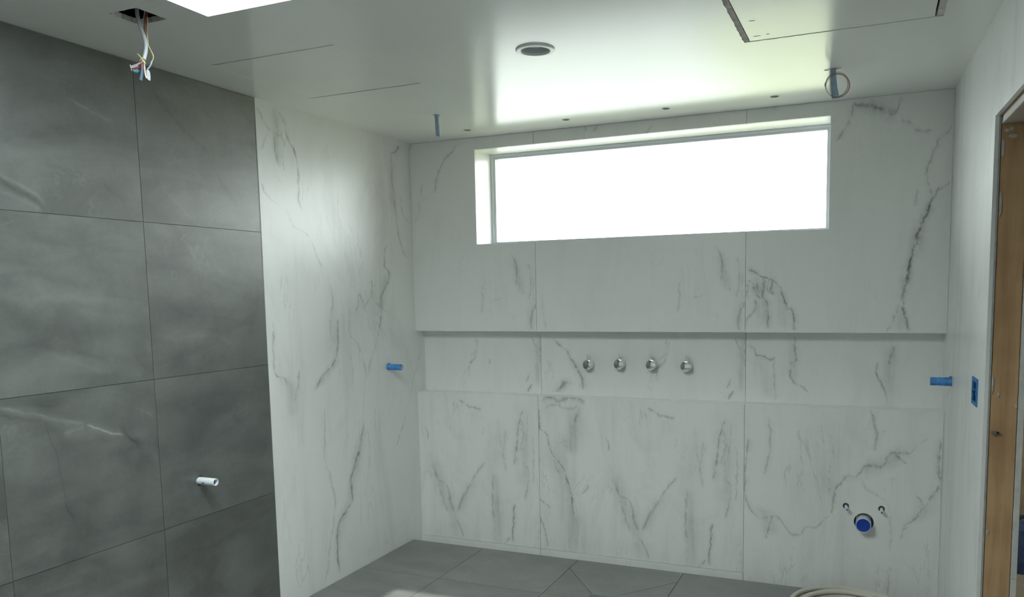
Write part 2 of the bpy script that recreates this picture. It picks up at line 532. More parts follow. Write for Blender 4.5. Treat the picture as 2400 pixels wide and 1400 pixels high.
V_UP12 = [
    (0.60, 5, 'v', [(-0.482, 2.380), (-0.562, 2.296), (-0.608, 2.218), (-0.650, 2.097)]),
    (0.35, 5, 'v', [(-0.733, 2.170), (-0.742, 2.100), (-0.758, 1.990), (-0.784, 1.931)]),
    (0.50, 5, 'v', [(-0.156, 1.733), (-0.125, 1.681), (-0.116, 1.620), (-0.120, 1.545)]),
    (0.40, 4, 'v', [(-0.103, 1.606), (-0.085, 1.558), (-0.082, 1.492)]),
    (0.50, 5, 'v', [(-0.002, 1.447), (-0.029, 1.380), (-0.033, 1.331), (-0.020, 1.289)]),
    (0.40, 4, 'h', [(-0.269, 1.466), (-0.235, 1.465), (-0.213, 1.485)]),
    (0.30, 5, 'v', [(-0.014, 1.587), (-0.015, 1.500), (-0.010, 1.456)]),
    (0.30, 6, 'v', [(-0.348, 1.561), (-0.344, 1.381)]),
    (0.25, 32, 'v', [(-0.136, 1.721), (-0.114, 1.611), (-0.089, 1.479)]),
    (0.22, 32, 'v', [(-0.015, 1.478), (-0.025, 1.391), (-0.024, 1.285)]),
    (0.30, 6, 'v', [(-0.042, 1.674), (-0.029, 1.565), (-0.045, 1.457)]),
    (0.25, 5, 'v', [(-1.136, 1.494), (-1.132, 1.397), (-1.121, 1.280)]),
    (0.35, 8, 'v', [(-0.866, 2.418), (-0.842, 2.361)]),
    (0.35, 8, 'v', [(-0.787, 2.419), (-0.812, 2.359)]),
]
V_UP3 = [
    (0.80, 6, 'h', [(1.989, 1.610), (2.036, 1.592), (2.068, 1.567), (2.121, 1.547), (2.155, 1.512)]),
    (0.80, 6, 'v', [(2.155, 1.523), (2.174, 1.452), (2.196, 1.411), (2.225, 1.370), (2.228, 1.286)]),
    (0.80, 8, 'v', [(1.994, 1.554), (2.016, 1.521), (2.031, 1.479), (2.057, 1.453)]),
    (0.80, 6, 'v', [(1.986, 1.532), (1.991, 1.447)]),
    (0.60, 7, 'v', [(2.066, 1.587), (2.073, 1.520), (2.067, 1.466), (2.085, 1.437), (2.092, 1.370), (2.101, 1.296)]),
    (0.55, 6, 'v', [(2.031, 1.453), (2.032, 1.418), (2.005, 1.364), (1.988, 1.338), (1.986, 1.285)]),
    (0.60, 8, 'v', [(2.121, 1.551), (2.109, 1.498), (2.120, 1.476)]),
    (0.65, 5, 'v', [(2.914, 2.246), (2.882, 2.205), (2.850, 2.166), (2.832, 2.117), (2.823, 2.077), (2.811, 2.037), (2.822, 1.968), (2.834, 1.927)]),
    (1.00, 7, 'v', [(2.883, 1.974), (2.853, 1.951), (2.845, 1.926), (2.828, 1.884), (2.817, 1.836), (2.795, 1.793), (2.782, 1.744), (2.761, 1.660), (2.746, 1.590), (2.737, 1.522), (2.718, 1.461), (2.712, 1.409)]),
    (0.90, 5, 'v', [(2.708, 1.423), (2.734, 1.366), (2.754, 1.290)]),
    (0.50, 6, 'v', [(2.707, 1.445), (2.692, 1.392), (2.675, 1.323), (2.659, 1.284)]),
    (0.50, 7, 'v', [(2.487, 2.390), (2.481, 2.335), (2.457, 2.286), (2.426, 2.229), (2.383, 2.198)]),
    (0.60, 12, 'h', [(2.478, 2.387), (2.539, 2.365), (2.591, 2.350), (2.664, 2.317), (2.680, 2.352), (2.705, 2.371)]),
    (0.45, 8, 'h', [(2.689, 2.281), (2.733, 2.267), (2.761, 2.232), (2.834, 2.219)]),
    (0.40, 4, 'v', [(2.770, 1.964), (2.771, 1.885)]),
    (0.50, 8, 'h', [(1.746, 2.413), (1.877, 2.417), (2.003, 2.420), (2.148, 2.403)]),
    (0.32, 36, 'v', [(2.022, 1.575), (2.065, 1.455), (2.082, 1.292)]),
    (0.20, 36, 'v', [(2.128, 1.540), (2.160, 1.411), (2.183, 1.292)]),
    (0.26, 34, 'v', [(2.851, 1.959), (2.802, 1.805), (2.753, 1.608), (2.715, 1.427)]),
    (0.30, 40, 'h', [(2.482, 2.383), (2.576, 2.353), (2.670, 2.320)]),
    (0.24, 30, 'v', [(2.715, 1.417), (2.713, 1.356), (2.711, 1.284)]),
    (0.60, 6, 'h', [(2.853, 1.943), (2.878, 1.963), (2.909, 1.974)]),
    (0.50, 5, 'v', [(2.043, 1.568), (2.037, 1.525), (2.050, 1.477)]),
    (0.50, 5, 'v', [(2.096, 1.558), (2.088, 1.515), (2.103, 1.476)]),
]
V_N12 = [
    (0.60, 4, 'v', [(-0.409, 1.234), (-0.439, 1.127), (-0.473, 1.077), (-0.486, 1.026), (-0.481, 0.992)]),
    (0.50, 4, 'v', [(-0.337, 1.110), (-0.333, 1.074)]),
    (0.70, 6, 'v', [(-1.100, 1.247), (-1.066, 1.196), (-1.016, 1.156), (-0.996, 1.110), (-0.972, 1.083), (-0.931, 1.024), (-0.919, 0.938)]),
    (0.60, 14, 'v', [(-1.022, 0.989), (-1.054, 0.958), (-1.093, 0.919)]),
    (0.40, 4, 'v', [(-0.421, 1.247), (-0.441, 1.158), (-0.475, 1.112)]),
    (0.40, 4, 'v', [(-0.506, 1.042), (-0.511, 0.992)]),
    (0.50, 5, 'v', [(-0.052, 1.248), (-0.038, 1.196), (-0.013, 1.180)]),
    (0.50, 5, 'v', [(-0.071, 1.049), (-0.097, 0.965)]),
    (0.70, 5, 'v', [(-0.061, 0.962), (-0.083, 0.910)]),
    (0.50, 5, 'v', [(-0.007, 1.252), (-0.004, 1.094)]),
    (0.25, 40, 'v', [(-1.029, 1.009), (-1.057, 0.958), (-1.085, 0.907)]),
    (0.20, 36, 'v', [(-0.975, 1.122), (-0.936, 1.024), (-0.898, 0.939)]),
    (0.30, 24, 'v', [(-0.019, 1.275), (-0.022, 1.116), (-0.027, 0.933)]),
]
V_N3 = [
    (0.70, 5, 'h', [(1.980, 1.207), (2.014, 1.192), (2.027, 1.165), (2.064, 1.148), (2.104, 1.130), (2.127, 1.135)]),
    (0.35, 5, 'v', [(2.119, 1.128), (2.120, 1.057), (2.124, 0.908)]),
    (0.60, 6, 'v', [(2.219, 1.272), (2.220, 1.214), (2.226, 1.144), (2.209, 1.121), (2.208, 1.059), (2.225, 1.012), (2.255, 0.996), (2.298, 0.950)]),
    (0.75, 5, 'v', [(2.611, 1.140), (2.608, 1.093), (2.633, 1.037), (2.658, 0.970), (2.679, 0.917)]),
    (0.50, 9, 'v', [(2.695, 1.211), (2.681, 1.158), (2.674, 1.109)]),
    (0.28, 34, 'v', [(2.690, 1.236), (2.680, 1.109), (2.678, 0.960)]),
    (0.18, 40, 'v', [(2.023, 1.163), (2.068, 1.051), (2.091, 0.916)]),
    (0.20, 24, 'v', [(2.220, 1.254), (2.222, 1.121), (2.236, 1.011)]),
]
V_LO12 = [
    (0.75, 6, 'v', [(-1.165, 0.855), (-1.165, 0.748), (-1.120, 0.675), (-1.095, 0.586), (-1.051, 0.537), (-1.017, 0.486), (-1.002, 0.420), (-0.982, 0.361), (-0.968, 0.280), (-0.946, 0.171)]),
    (0.70, 6, 'h', [(-1.174, 0.299), (-1.141, 0.271), (-1.107, 0.249)]),
    (0.80, 5, 'v', [(-1.175, 0.222), (-1.162, 0.170), (-1.144, 0.141), (-1.132, 0.072), (-1.122, 0.006)]),
    (0.70, 5, 'v', [(-0.870, 0.406), (-0.873, 0.371), (-0.904, 0.346)]),
    (0.50, 6, 'v', [(-0.985, 0.162), (-0.999, 0.102), (-0.993, 0.014)]),
    (0.70, 16, 'h', [(-1.159, 0.880), (-1.095, 0.908), (-1.042, 0.885), (-0.964, 0.908), (-0.871, 0.879)]),
    (0.50, 7, 'v', [(-0.905, 0.866), (-0.929, 0.811), (-0.945, 0.754)]),
    (0.60, 5, 'v', [(-0.769, 0.697), (-0.752, 0.652), (-0.748, 0.604)]),
    (0.60, 6, 'h', [(-0.537, 0.867), (-0.489, 0.850), (-0.432, 0.817), (-0.349, 0.817)]),
    (0.50, 8, 'v', [(-0.726, 0.498), (-0.704, 0.390), (-0.675, 0.358), (-0.630, 0.333), (-0.601, 0.240), (-0.586, 0.163)]),
    (0.40, 5, 'v', [(-0.690, 0.354), (-0.660, 0.271), (-0.624, 0.167)]),
    (0.50, 9, 'v', [(-0.349, 0.505), (-0.404, 0.439), (-0.454, 0.363), (-0.490, 0.302), (-0.520, 0.233), (-0.564, 0.151)]),
    (0.45, 6, 'v', [(-0.572, 0.143), (-0.543, 0.077), (-0.513, 0.002)]),
    (0.75, 6, 'v', [(-0.072, 0.836), (-0.110, 0.801), (-0.130, 0.717), (-0.134, 0.643), (-0.149, 0.552), (-0.164, 0.479)]),
    (0.50, 6, 'v', [(-0.097, 0.512), (-0.072, 0.443), (-0.080, 0.359), (-0.095, 0.271)]),
    (0.85, 5, 'v', [(-0.168, 0.252), (-0.168, 0.151), (-0.181, 0.090), (-0.188, 0.006)]),
    (0.45, 10, 'v', [(-0.293, 0.434), (-0.309, 0.295), (-0.305, 0.126), (-0.297, 0.002)]),
    (0.60, 6, 'v', [(-0.209, 0.049), (-0.246, -0.001)]),
    (0.36, 60, 'v', [(-0.938, 0.865), (-0.953, 0.741), (-0.982, 0.566)]),
    (0.30, 70, 'v', [(-1.099, 0.659), (-1.011, 0.389), (-0.935, 0.144), (-0.899, -0.054)]),
    (0.26, 56, 'v', [(-0.751, 0.557), (-0.689, 0.391), (-0.611, 0.202), (-0.568, -0.039)]),
    (0.26, 50, 'v', [(-0.117, 0.875), (-0.098, 0.648), (-0.107, 0.324)]),
    (0.22, 50, 'v', [(-0.257, 0.777), (-0.275, 0.426), (-0.255, -0.000)]),
    (0.20, 44, 'v', [(-0.420, 0.414), (-0.493, 0.275), (-0.555, 0.135)]),
    (0.40, 12, 'h', [(-1.136, 0.832), (-1.069, 0.864), (-0.991, 0.838), (-0.907, 0.871)]),
    (0.45, 5, 'v', [(-1.049, 0.462), (-1.067, 0.510), (-1.085, 0.585)]),
    (0.40, 5, 'v', [(-0.132, 0.783), (-0.098, 0.694), (-0.120, 0.578)]),
    (0.35, 5, 'v', [(-0.049, 0.697), (-0.035, 0.561), (-0.042, 0.376)]),
    (0.35, 5, 'v', [(-0.211, 0.710), (-0.233, 0.570), (-0.215, 0.431)]),
]
V_LO3 = [
    (0.65, 6, 'v', [(2.012, 0.735), (2.002, 0.631), (1.990, 0.539), (1.984, 0.465), (2.000, 0.377), (2.031, 0.329), (2.076, 0.290)]),
    (0.45, 6, 'v', [(2.112, 0.852), (2.114, 0.725), (2.106, 0.628), (2.092, 0.535)]),
    (0.65, 5, 'v', [(2.140, 0.337), (2.115, 0.257), (2.107, 0.194)]),
    (0.45, 8, 'h', [(2.060, 0.300), (2.140, 0.323), (2.188, 0.287), (2.248, 0.237), (2.293, 0.275), (2.345, 0.288), (2.382, 0.331), (2.424, 0.369)]),
    (0.65, 6, 'v', [(2.420, 0.362), (2.427, 0.415), (2.444, 0.479), (2.479, 0.545), (2.484, 0.569)]),
    (0.55, 9, 'h', [(2.481, 0.565), (2.528, 0.560), (2.548, 0.581), (2.590, 0.631), (2.639, 0.620), (2.691, 0.698), (2.759, 0.696), (2.805, 0.736), (2.854, 0.785)]),
    (0.80, 6, 'v', [(2.708, 0.701), (2.734, 0.662), (2.759, 0.643)]),
    (0.75, 6, 'v', [(2.903, 0.794), (2.906, 0.749), (2.904, 0.653), (2.902, 0.570), (2.875, 0.494), (2.847, 0.445), (2.802, 0.373), (2.769, 0.340), (2.744, 0.249)]),
    (0.50, 6, 'v', [(2.812, 0.499), (2.847, 0.441)]),
    (0.60, 6, 'v', [(2.405, 0.618), (2.411, 0.515), (2.414, 0.463)]),
    (0.35, 6, 'v', [(2.416, 0.782), (2.427, 0.633)]),
    (0.50, 6, 'v', [(2.593, 0.906), (2.609, 0.831), (2.618, 0.761), (2.612, 0.697)]),
    (0.30, 6, 'v', [(2.556, 0.564), (2.579, 0.507), (2.629, 0.473), (2.684, 0.430), (2.700, 0.339), (2.700, 0.196)]),
    (0.60, 6, 'v', [(2.699, 0.124), (2.694, 0.045), (2.692, -0.028)]),
    (0.30, 5, 'v', [(2.205, 0.544), (2.200, 0.471)]),
    (0.28, 44, 'h', [(2.520, 0.581), (2.656, 0.644), (2.787, 0.710)]),
    (0.24, 40, 'v', [(2.044, 0.385), (2.110, 0.300), (2.133, 0.211)]),
    (0.20, 40, 'v', [(2.812, 0.476), (2.841, 0.436), (2.778, 0.345)]),
    (0.18, 50, 'v', [(2.436, 0.770), (2.444, 0.597), (2.423, 0.397)]),
    (0.30, 5, 'v', [(2.252, 0.804), (2.275, 0.629), (2.253, 0.471)]),
    (0.35, 5, 'v', [(2.365, 0.831), (2.381, 0.724)]),
]
V_TILE = [
    (0.45, 5, 'h', [(-2.177, 2.204), (-2.100, 2.188), (-1.984, 2.154)]),
    (-0.75, 16, 'h', [(-2.429, 1.896), (-2.366, 1.869), (-2.319, 1.851), (-2.260, 1.797)]),
    (0.32, 9, 'h', [(-2.427, 1.912), (-2.371, 1.896), (-2.310, 1.871), (-2.264, 1.821)]),
    (0.32, 9, 'h', [(-2.432, 1.859), (-2.368, 1.845), (-2.313, 1.826), (-2.286, 1.812)]),
    (-0.50, 16, 'h', [(-1.860, 2.340), (-1.673, 2.192), (-1.569, 2.124), (-1.486, 1.994), (-1.371, 1.896)]),
    (-0.35, 12, 'h', [(-2.046, 1.927), (-1.981, 1.873), (-1.947, 1.819)]),
    (0.16, 8, 'h', [(-1.813, 1.971), (-1.698, 1.867), (-1.616, 1.804)]),
    (0.95, 5, 'h', [(-2.188, 1.061), (-2.112, 1.022), (-2.040, 0.991)]),
    (0.40, 7, 'h', [(-2.491, 1.168), (-2.401, 1.134), (-2.316, 1.099), (-2.185, 1.059)]),
    (-0.45, 10, 'h', [(-2.493, 1.141), (-2.416, 1.116), (-2.339, 1.092)]),
    (-0.60, 9, 'h', [(-2.346, 1.103), (-2.320, 1.018), (-2.307, 0.940), (-2.293, 0.877), (-2.280, 0.797), (-2.248, 0.717)]),
    (-0.65, 10, 'h', [(-2.050, 1.024), (-2.005, 0.971), (-1.973, 0.952)]),
    (-0.40, 9, 'h', [(-1.981, 0.970), (-1.962, 0.900), (-1.954, 0.831)]),
    (0.35, 7, 'h', [(-2.275, 1.039), (-2.243, 1.046), (-2.194, 1.056)]),
    (-0.40, 9, 'h', [(-2.398, 1.169), (-2.356, 1.149), (-2.274, 1.147)]),
    (0.30, 8, 'h', [(-1.962, 1.084), (-1.925, 1.061), (-1.904, 1.033)]),
    (-0.30, 14, 'h', [(-2.455, 1.584), (-2.347, 1.599), (-2.261, 1.571), (-2.103, 1.554)]),
    (0.13, 16, 'h', [(-2.460, 1.530), (-2.341, 1.507), (-2.188, 1.512), (-1.985, 1.485)]),
    (-0.30, 14, 'h', [(-2.475, 1.353), (-2.382, 1.357), (-2.250, 1.339), (-2.073, 1.283)]),
    (0.16, 10, 'h', [(-2.297, 1.325), (-2.207, 1.287), (-2.095, 1.230)]),
    (-0.30, 14, 'h', [(-1.849, 1.524), (-1.732, 1.445), (-1.578, 1.422), (-1.305, 1.382)]),
    (0.16, 14, 'h', [(-1.881, 1.375), (-1.761, 1.342), (-1.629, 1.352), (-1.443, 1.284)]),
    (-0.35, 16, 'h', [(-1.895, 0.451), (-1.723, 0.449), (-1.505, 0.468), (-1.287, 0.516)]),
    (-0.30, 16, 'h', [(-2.496, 0.668), (-2.402, 0.607), (-2.281, 0.597), (-2.136, 0.516)]),
]

M = {}
M['marble_left'] = marble('marble_left_wall', V_LEFT, 1, 0.7, 2.3)
M['marble_up12'] = marble('marble_upper_print', V_UP12, 0, 0.30, 5.1)
M['marble_up3'] = marble('marble_upper_end', V_UP3, 0, 0.28, 9.4)
M['marble_n12'] = marble('marble_niche_print', V_N12, 0, 0.40, 12.7)
M['marble_n3'] = marble('marble_niche_end', V_N3, 0, 0.40, 15.2)
M['marble_lo12'] = marble('marble_lower_print', V_LO12, 0, 0.8, 21.6)
M['marble_lo3'] = marble('marble_lower_end', V_LO3, 0, 0.75, 26.9)
M['marble_right'] = marble('marble_right_wall', (), 1, 0.9, 33.5)
M['marble_plain'] = marble('marble_ledge', (), 0, 0.35, 40.2)
M['tile'] = stone('grey_wall_tile', (0.042, 0.046, 0.043), (0.106, 0.111, 0.107), V_TILE, 1, 0.42)
M['floor_tile'] = stone('grey_floor_tile', (0.122, 0.126, 0.119), (0.188, 0.192, 0.182), (), 1, 0.40, flat=True)
M['grout'] = plain('grey_grout', (0.22, 0.225, 0.215), 0.9, var=0.1)
M['ceiling'] = plain('satin_white_paint', (0.80, 0.805, 0.79), 0.19, spec=0.4, var=0.015, scale=2.0)
M['wall_paint'] = plain('pale_cement_render', (0.76, 0.76, 0.74), 0.7, var=0.03, scale=4)
M['raw_plaster'] = plain('broken_plaster', (0.56, 0.53, 0.50), 0.95, var=0.25, scale=45, bump=0.7, bscale=90)
M['plasterboard'] = plain('plasterboard_edge', (0.62, 0.60, 0.57), 0.9, var=0.08, scale=25, bump=0.3)
M['daub'] = plain('thin_plaster_daub', (0.50, 0.45, 0.39), 0.9, var=0.15, scale=60)
M['cement'] = plain('cement_board', (0.36, 0.36, 0.35), 0.9, var=0.12, scale=30)
M['cavity_shade'] = plain('dark_cavity', (0.05, 0.05, 0.055), 0.95, var=0.2)  # wall backing near black: shade of the cavity put into its colour
M['timber'] = timber('pine_stud', (0.40, 0.24, 0.125), (0.57, 0.37, 0.205))
M['soffit'] = plain('pinkish_board_underside', (0.52, 0.44, 0.40), 0.8, var=0.06, scale=8)
M['aluminium'] = plain('window_aluminium', (0.66, 0.68, 0.72), 0.35)
M['chrome'] = plain('chrome', (0.80, 0.82, 0.84), 0.06, metal=1.0)
M['blue_tape'] = plain('blue_tape', (0.065, 0.25, 0.62), 0.55, var=0.22, scale=60)
M['navy_cap'] = plain('blue_plastic_cap', (0.008, 0.045, 0.36), 0.45)
M['cap_rim'] = plain('pale_blue_rim', (0.42, 0.54, 0.74), 0.4)
M['blue_box'] = plain('blue_wall_box', (0.03, 0.17, 0.42), 0.5, var=0.12, scale=40)
M['blue_box_shade'] = plain('shaded_box_blue', (0.02, 0.07, 0.17), 0.6)  # darker copy of the box blue, shade painted into the recess
M['conduit'] = plain('blue_grey_conduit', (0.30, 0.41, 0.53), 0.40, var=0.12, scale=40)
M['conduit_in'] = plain('conduit_edge', (0.68, 0.73, 0.78), 0.4)
M['pvc'] = plain('white_pvc', (0.66, 0.69, 0.73), 0.35, var=0.04)
M['pvc_print'] = plain('blue_pipe_print', (0.20, 0.30, 0.55), 0.5)
M['black'] = plain('black_hole', (0.012, 0.013, 0.016), 0.95)  # stands in for shade in the hatch gaps; also the screw
M['foil'] = plain('brown_foam_sleeve', (0.07, 0.05, 0.045), 0.8, var=0.4, scale=90)
M['hose'] = plain('cream_hose', (0.50, 0.47, 0.41), 0.42, var=0.06, scale=9)
M['copper'] = plain('copper_wire', (0.30, 0.17, 0.14), 0.4, metal=0.3)
M['cable_white'] = plain('white_cable', (0.40, 0.42, 0.46), 0.45)
M['cable_yellow'] = plain('yellow_wire', (0.55, 0.48, 0.20), 0.45)
M['cable_red'] = plain('red_brown_wire', (0.17, 0.045, 0.045), 0.45)
M['cable_pink'] = plain('pale_pink_strip', (0.44, 0.34, 0.35), 0.5)
M['cable_teal'] = plain('teal_tape', (0.07, 0.22, 0.29), 0.4)
M['cable_blue'] = plain('slate_blue_tape', (0.04, 0.075, 0.12), 0.5)
M['cable_grey'] = plain('grey_blue_sleeve', (0.27, 0.33, 0.38), 0.45)
M['trim_white'] = plain('white_lamp_trim', (0.82, 0.83, 0.83), 0.3)
M['baffle'] = plain('grey_lamp_baffle', (0.58, 0.60, 0.62), 0.35)
M['lens'] = plain('grey_lamp_lens', (0.75, 0.76, 0.77), 0.2)
M['spot_grey'] = plain('grey_spot_cup', (0.40, 0.40, 0.35), 0.6)
M['steel'] = plain('zinc_screw', (0.35, 0.37, 0.38), 0.4, metal=0.9)
M['card'] = plain('brown_cardboard', (0.22, 0.15, 0.09), 0.9, var=0.15)
M['sand_floor'] = plain('dusty_hall_floor', (0.13, 0.105, 0.07), 0.9, var=0.15, scale=5)
M['navy_bag'] = plain('navy_canvas', (0.02, 0.035, 0.09), 0.8, var=0.4, scale=30)
M['yard'] = plain('dry_lawn', (0.105, 0.110, 0.065), 0.9, var=0.2, scale=0.8)
M['paving'] = plain('pale_paving', (0.15, 0.15, 0.14), 0.9, var=0.1, scale=0.8)
M['roofing'] = plain('roofing_felt', (0.06, 0.06, 0.065), 0.95)

# clear glass that lets the daylight straight through
g = bpy.data.materials.new('window_glass')
g.use_nodes = True
nt = g.node_tree
nt.nodes.remove(nt.nodes['Principled BSDF'])
tr, gl, mx = (nt.nodes.new(k) for k in ('ShaderNodeBsdfTransparent', 'ShaderNodeBsdfGlossy', 'ShaderNodeMixShader'))
gl.inputs['Roughness'].default_value = 0.02
mx.inputs[0].default_value = 0.04
tr.inputs['Color'].default_value = (0.97, 0.99, 0.98, 1)
nt.links.new(tr.outputs[0], mx.inputs[1])
nt.links.new(gl.outputs[0], mx.inputs[2])
nt.links.new(mx.outputs[0], nt.nodes['Material Output'].inputs[0])
M['glass'] = g

# ================================================================== SETTING
XZ = lambda a, b, t: (a, t, b)          # boards facing the viewer
XY = lambda a, b, t: (a, b, t)          # boards lying flat
YZ = lambda a, b, t: (t, a, b)          # boards on the left wall
RW = lambda a, b, t: (xr(a) + t, a, b)  # boards on the right wall, t = depth behind its face

# ---- floor
floor = struct(mesh_obj('floor', boxes((-0.05, 3.2, REAR, -0.107, -0.25, -0.014), (-0.05, 3.06, -0.107, 0.06, -0.25, -0.075)), M['grout']))
gx = [0.002, 0.49, 1.09, 1.69, 2.29, 2.89]
gy = [-0.107, -0.63, -1.23, -1.83, -2.43, -3.03, -3.63, -4.23, -4.83, REAR]
for j in range(len(gy) - 1):
    y1, y0 = gy[j], gy[j + 1]
    for i in range(len(gx)):
        x0 = gx[i]
        if i < len(gx) - 1:
            polys = [rect(x0, gx[i + 1], y0, y1)]
        else:
            polys = [[(x0, y0), (xr(y0) - 0.001, y0), (xr(y1) - 0.001, y1), (x0, y1)]]
        if i == 2 and j == 0:      # envelope cut round the drain
            polys = [[(1.09, -0.107), (1.09, -0.25), (1.325, -0.548), (1.441, -0.548), (1.69, -0.245), (1.69, -0.107)],
                     [(1.09, -0.25), (1.09, -0.63), (1.325, -0.63), (1.325, -0.548)],
                     [(1.69, -0.245), (1.441, -0.548), (1.441, -0.63), (1.69, -0.63)]]
        if i == 2 and j == 1:
            polys = [[(1.09, -1.23), (1.69, -1.23), (1.69, -0.985), (1.441, -0.68), (1.325, -0.68), (1.09, -0.98)],
                     [(1.09, -0.63), (1.09, -0.98), (1.325, -0.68), (1.325, -0.63)],
                     [(1.69, -0.63), (1.441, -0.63), (1.441, -0.68), (1.69, -0.985)]]
        for p in polys:
            mesh_obj('tile', sheet(inset_poly(p, 0.0012), [], XY, -0.012, 0.0), M['floor_tile'], floor)

# ---- left wall: grey tiles, then the white slab in the shower end
wall_left = struct(mesh_obj('wall_left', boxes((-0.25, -0.05, REAR - 0.2, 0.3, -0.25, ROOF_Z)), M['cavity_shade']))
mesh_obj('tile_backing', sheet(rect(REAR, MARBLE_END, -0.014, H), [circle(-1.7, 0.742, 0.021)], YZ, -0.05, -0.0055), M['grout'], wall_left)
mesh_obj('marble_slab', sheet(rect(MARBLE_END + 0.001, NICHE_D + 0.012, -0.075, H), [circle(-0.302, 1.09, 0.020)], YZ, -0.012, 0.0), M['marble_left'], wall_left)
ty = [MARBLE_END, -1.891, -2.487, -3.087, -3.687, -4.287, -4.887, REAR]
tz = [0.0, 0.5863, 1.1915, 1.8007, H - 0.003]
for i in range(len(ty) - 1):
    for j in range(4):
        holes = [circle(-1.7, 0.742, 0.021)] if (i == 0 and j == 1) else []
        mesh_obj('tile', sheet(inset_poly(rect(ty[i + 1], ty[i], tz[j], tz[j + 1]), 0.0011), holes, YZ, -0.0054, -0.0025), M['tile'], wall_left)

# ---- back wall: backing, slabs above, inside and below the niche
wall_back = struct(mesh_obj('wall_back', sheet(rect(-0.25, 3.075, -0.25, ROOF_Z), [rect(WX0 - 0.0125, WX1 + 0.0125, WZ0 - 0.0125, WZ1 + 0.0125)], XZ, 0.15, 0.30), M['cavity_shade']))
def back_slab(x0, x1, mat, outer, holes, y, th=0.012, name='marble_slab', origin=None):
    ox = x1 if origin is None else origin
    q = [(a - ox, b) for a, b in inset_poly(outer, 0.0009)]
    hs = [[(a - ox, b) for a, b in h] for h in holes]
    return mesh_obj(name, sheet(q, hs, XZ, 0.0, th), mat, wall_back, loc=(ox, y, 0))
e = 0.0006
back_slab(0, SEAM1, M['marble_up12'], [(0, NICHE_HI), (SEAM1, NICHE_HI), (SEAM1, WZ0), (WX0, WZ0), (WX0, WZ1), (SEAM1, WZ1), (SEAM1, H), (0, H)], [], 0.0)
back_slab(SEAM1, SEAM2, M['marble_up12'], rect(SEAM1, SEAM2, NICHE_HI, WZ0), [], 0.0)
back_slab(SEAM1, SEAM2, M['marble_up12'], rect(SEAM1, SEAM2, WZ1, H), [], 0.0)
back_slab(SEAM2, W, M['marble_up3'], [(SEAM2, NICHE_HI), (W, NICHE_HI), (W, H), (SEAM2, H), (SEAM2, WZ1), (WX1, WZ1), (WX1, WZ0), (SEAM2, WZ0)], [], 0.0, origin=0.0)
N1, N2 = 0.793, 1.974
back_slab(0, N1, M['marble_n12'], rect(0, N1, NICHE_LO - 0.02, NICHE_HI + 0.01), [], NICHE_D)
back_slab(N1, N2, M['marble_n12'], rect(N1, N2, NICHE_LO - 0.02, NICHE_HI + 0.01), [circle(x, 1.095, 0.012, 16) for x in (1.096, 1.282, 1.468, 1.662)], NICHE_D)
back_slab(N2, W, M['marble_n3'], rect(N2, W + 0.004, NICHE_LO - 0.02, NICHE_HI + 0.01), [], NICHE_D, origin=0.0)
back_slab(0, SEAM1, M['marble_lo12'], rect(0, SEAM1, 0.0, NICHE_LO), [], 0.0)
back_slab(SEAM1, SEAM2 + .001, M['marble_lo12'], rect(SEAM1, SEAM2 + .001, 0.0, NICHE_LO), [], 0.0)
LOWER_HOLES = [circle(2.5735, 0.3355, 0.0465, 36), circle(2.4885, 0.412, 0.0150, 20), circle(2.6535, 0.412, 0.0150, 20)]
back_slab(SEAM2, W, M['marble_lo3'], rect(SEAM2 + .001, W, -0.075, NICHE_LO), LOWER_HOLES, 0.0, origin=0.0)
for a, b in ((0, SEAM1), (SEAM1, SEAM2 + .001)):      # narrow strips of slab below the first two panels
    back_slab(a, b, M['marble_plain'], rect(a, b, -0.075, -0.001), [], -0.006, 0.012, name='skirting_strip')
for a, b in ((0, N1), (N1, N2), (N2, W + 0.003)):     # ledge and soffit of the niche
    mesh_obj('niche_ledge', boxes((a + e, b - e, 0.0121, NICHE_D, NICHE_LO - 0.012, NICHE_LO)), M['marble_plain'], wall_back)
mesh_obj('niche_soffit', boxes((0, W + 0.003, 0.0121, NICHE_D, NICHE_HI, NICHE_HI + 0.012)), M['marble_plain'], wall_back)
# window reveal
for nm, b in (('reveal_head', (WX0 - 0.012, WX1 + 0.012, 0.0121, REVEAL + 0.07, WZ1, WZ1 + 0.012)),
              ('reveal_sill', (WX0 - 0.012, WX1 + 0.012, 0.0121, REVEAL + 0.07, WZ0 - 0.012, WZ0)),
              ('reveal_side', (WX0 - 0.012, WX0, 0.0121, REVEAL + 0.07, WZ0, WZ1)),
              ('reveal_side', (WX1, WX1 + 0.012, 0.0121, REVEAL + 0.07, WZ0, WZ1))):
    mesh_obj(nm, boxes(b), M['trim_white'], wall_back)
window_1 = struct(bpy.data.objects.new('window_1', None))
window_1.location = ((WX0 + WX1) / 2, REVEAL, WZ0)
COL.objects.link(window_1)
def win_part(name, outer, inner, y0, y1, mat):
    ox, oz = window_1.location.x, window_1.location.z
    rel = lambda L: [(a - ox, b - oz) for a, b in L]
    return mesh_obj(name, sheet(rel(outer), [rel(inner)] if inner else [], XZ, y0, y1), mat, window_1)
fr_o = rect(WX0 + 0.001, WX1 - 0.001, WZ0 + 0.001, WZ1 - 0.001)
win_part('frame', fr_o, rect(WX0 + 0.014, WX1 - 0.014, WZ0 + 0.012, WZ1 - 0.014), 0.0, 0.055, M['aluminium'])
win_part('glazing_bead', rect(WX0 + 0.014, WX1 - 0.014, WZ0 + 0.012, WZ1 - 0.014), rect(WX0 + 0.026, WX1 - 0.026, WZ0 + 0.022, WZ1 - 0.026), 0.012, 0.05, M['aluminium'])
win_part('pane', rect(WX0 + 0.02, WX1 - 0.02, WZ0 + 0.016, WZ1 - 0.02), None, 0.028, 0.034, M['glass'])

